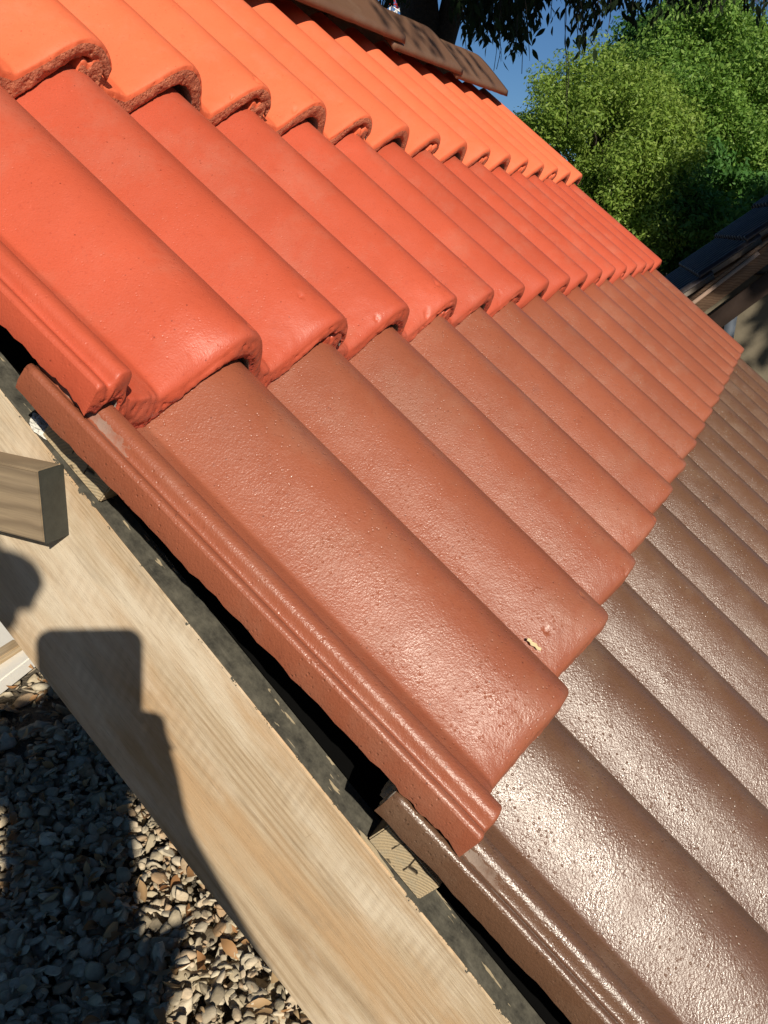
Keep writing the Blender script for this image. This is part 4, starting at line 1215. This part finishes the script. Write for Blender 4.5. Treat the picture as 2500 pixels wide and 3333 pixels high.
for sgn in (-1, 1):
    hp = add(J(.03 + sgn * .095, -.02, .86), .088, pel)
    th_ = add(J(sgn * .105, .0, .68), .075, hp)
    kn = add(J(sgn * .11, .015, .48), .055, th_)
    cf = add(J(sgn * .115, -.015, .32), .053, kn)
    an = add(J(sgn * .12, -.02, .09), .034, cf)
    hl = add(J(sgn * .122, .0, .045), .034, an)
    ft_ = add(J(sgn * .13, .10, .035), (.036, .026), hl)
    to = add(J(sgn * .135, .165, .03), (.030, .020), ft_)
person = skin('person', V, Ed, Rd, skinm)
tag(person, 'photographer in cap, grey shirt and jeans holding up a phone, standing behind the viewpoint', 'person')
def clothing(name, idx, grow, mat, extra=None):
    mp = {}; vv = []; rr = []
    for i in idx:
        mp[i] = len(vv); vv.append(V[i]); r_ = Rd[i]
        g_ = grow
        rr.append((r_[0] + g_, r_[1] + g_) if isinstance(r_, tuple) else r_ + g_)
    ee = [(mp[a], mp[b]) for a, b in Ed if a in mp and b in mp]
    return skin(name, vv, ee, rr, mat, person)
arms = []
n_arm = [i for i in range(len(V)) if i > top_]
# indices of shoulder / upper arm / elbow / forearm / wrist for both arms
arm_idx = [i for i in n_arm if isinstance(Rd[i], float) and Rd[i] in (.052, .042, .037)]
sh_idx = [pel, wai, che, upc] + arm_idx
clothing('shirt', sh_idx, 0.016, shirt)
leg0 = [i for i in n_arm if isinstance(Rd[i], float) and Rd[i] in (.088, .075, .055, .053, .034) and V[i].z > .07 and V[i].z < .9]
leg0 = [i for i in leg0 if not (Rd[i] == .034 and V[i].z > 0.5)]
clothing('trousers', [pel] + leg0, 0.012, jeans)
for sgn in (-1, 1):
    b0 = J(sgn * .12, -.03, .052)
    skin('shoe', [b0, J(sgn * .125, .06, .045), J(sgn * .133, .13, .04), J(sgn * .137, .19, .034)], [(0, 1), (1, 2), (2, 3)], [.047, .048, (.050, .036), (.040, .026)], shoem, person)
hc = J(0, .0, 1.60)
def ball(name, c, rx, ry, rz, mat, sub=3, cut=None, tilt=0.0):
    bm = bmesh.new(); bmesh.ops.create_icosphere(bm, subdivisions=sub, radius=1)
    for v in bm.verts: v.co = Vector((v.co.x * rx, v.co.y * ry, v.co.z * rz))
    if cut is not None:
        bmesh.ops.bisect_plane(bm, geom=bm.verts[:] + bm.edges[:] + bm.faces[:], plane_co=(0, 0, cut), plane_no=(0, 0, -1), clear_outer=True)
    bmesh.ops.transform(bm, matrix=Matrix((fw, -rt, up)).transposed().to_4x4() @ Matrix.Rotation(tilt, 4, 'Y'), verts=bm.verts)
    bmesh.ops.translate(bm, vec=c, verts=bm.verts)
    me = bpy.data.meshes.new(name); bm.to_mesh(me); bm.free(); me.materials.append(mat)
    for p_ in me.polygons: p_.use_smooth = True
    o = bpy.data.objects.new(name, me); C.objects.link(o); o.parent = person; return o
ball('hair', hc + fw * -.012 + up * .012, .098, .084, .098, hairm, 3, -.035, R(-18))
ball('cap', hc + fw * .0 + up * .030, .106, .092, .088, capm, 4, -.012, R(10))
# brim
bm = bmesh.new(); nn = 14; vt = []; vb = []
for k in range(nn + 1):
    a = R(-68 + 136 * k / nn)
    for rr_ in (0.088, 0.178 if abs(a) < 1.0 else 0.15):
        x_ = math.cos(a) * rr_ * 1.05; y_ = math.sin(a) * min(rr_, .10) * .95
        z_ = -0.30 * (x_ - .05) - y_ * y_ * 2.2
        p_ = hc + fw * x_ + rt * y_ + up * (z_ + .030)
        vt.append(bm.verts.new(p_)); vb.append(bm.verts.new(p_ - up * .0035))
for k in range(nn):
    a = 2 * k
    bm.faces.new((vt[a], vt[a + 1], vt[a + 3], vt[a + 2])); bm.faces.new((vb[a], vb[a + 2], vb[a + 3], vb[a + 1]))
    bm.faces.new((vt[a + 1], vb[a + 1], vb[a + 3], vt[a + 3])); bm.faces.new((vt[a], vt[a + 2], vb[a + 2], vb[a]))
me = bpy.data.meshes.new('cap_brim'); bm.to_mesh(me); bm.free(); me.materials.append(capm)
o = bpy.data.objects.new('cap_brim', me); C.objects.link(o); o.parent = person
# face
eyew = plain('eye_white', (0.7, 0.7, 0.68), 0.3, 10, 0.02, 0)
ball('nose', hc + fw * .098 + up * -.022, .018, .013, .022, skinm, 2)
for sgn in (-1, 1):
    ball('eye', hc + fw * .079 + rt * (sgn * .032) + up * .002, .011, .012, .009, eyew, 2)
    ball('pupil', hc + fw * .0885 + rt * (sgn * .032) + up * .001, .0035, .0045, .0045, capm, 2)
    ball('ear', hc + rt * (sgn * .083) + up * -.012, .018, .007, .030, skinm, 2)
lipm = plain('lips', (0.35, 0.12, 0.09), 0.5, 10, 0.05, 0)
ball('mouth', hc + fw * .083 + up * -.060, .006, .024, .006, lipm, 2)
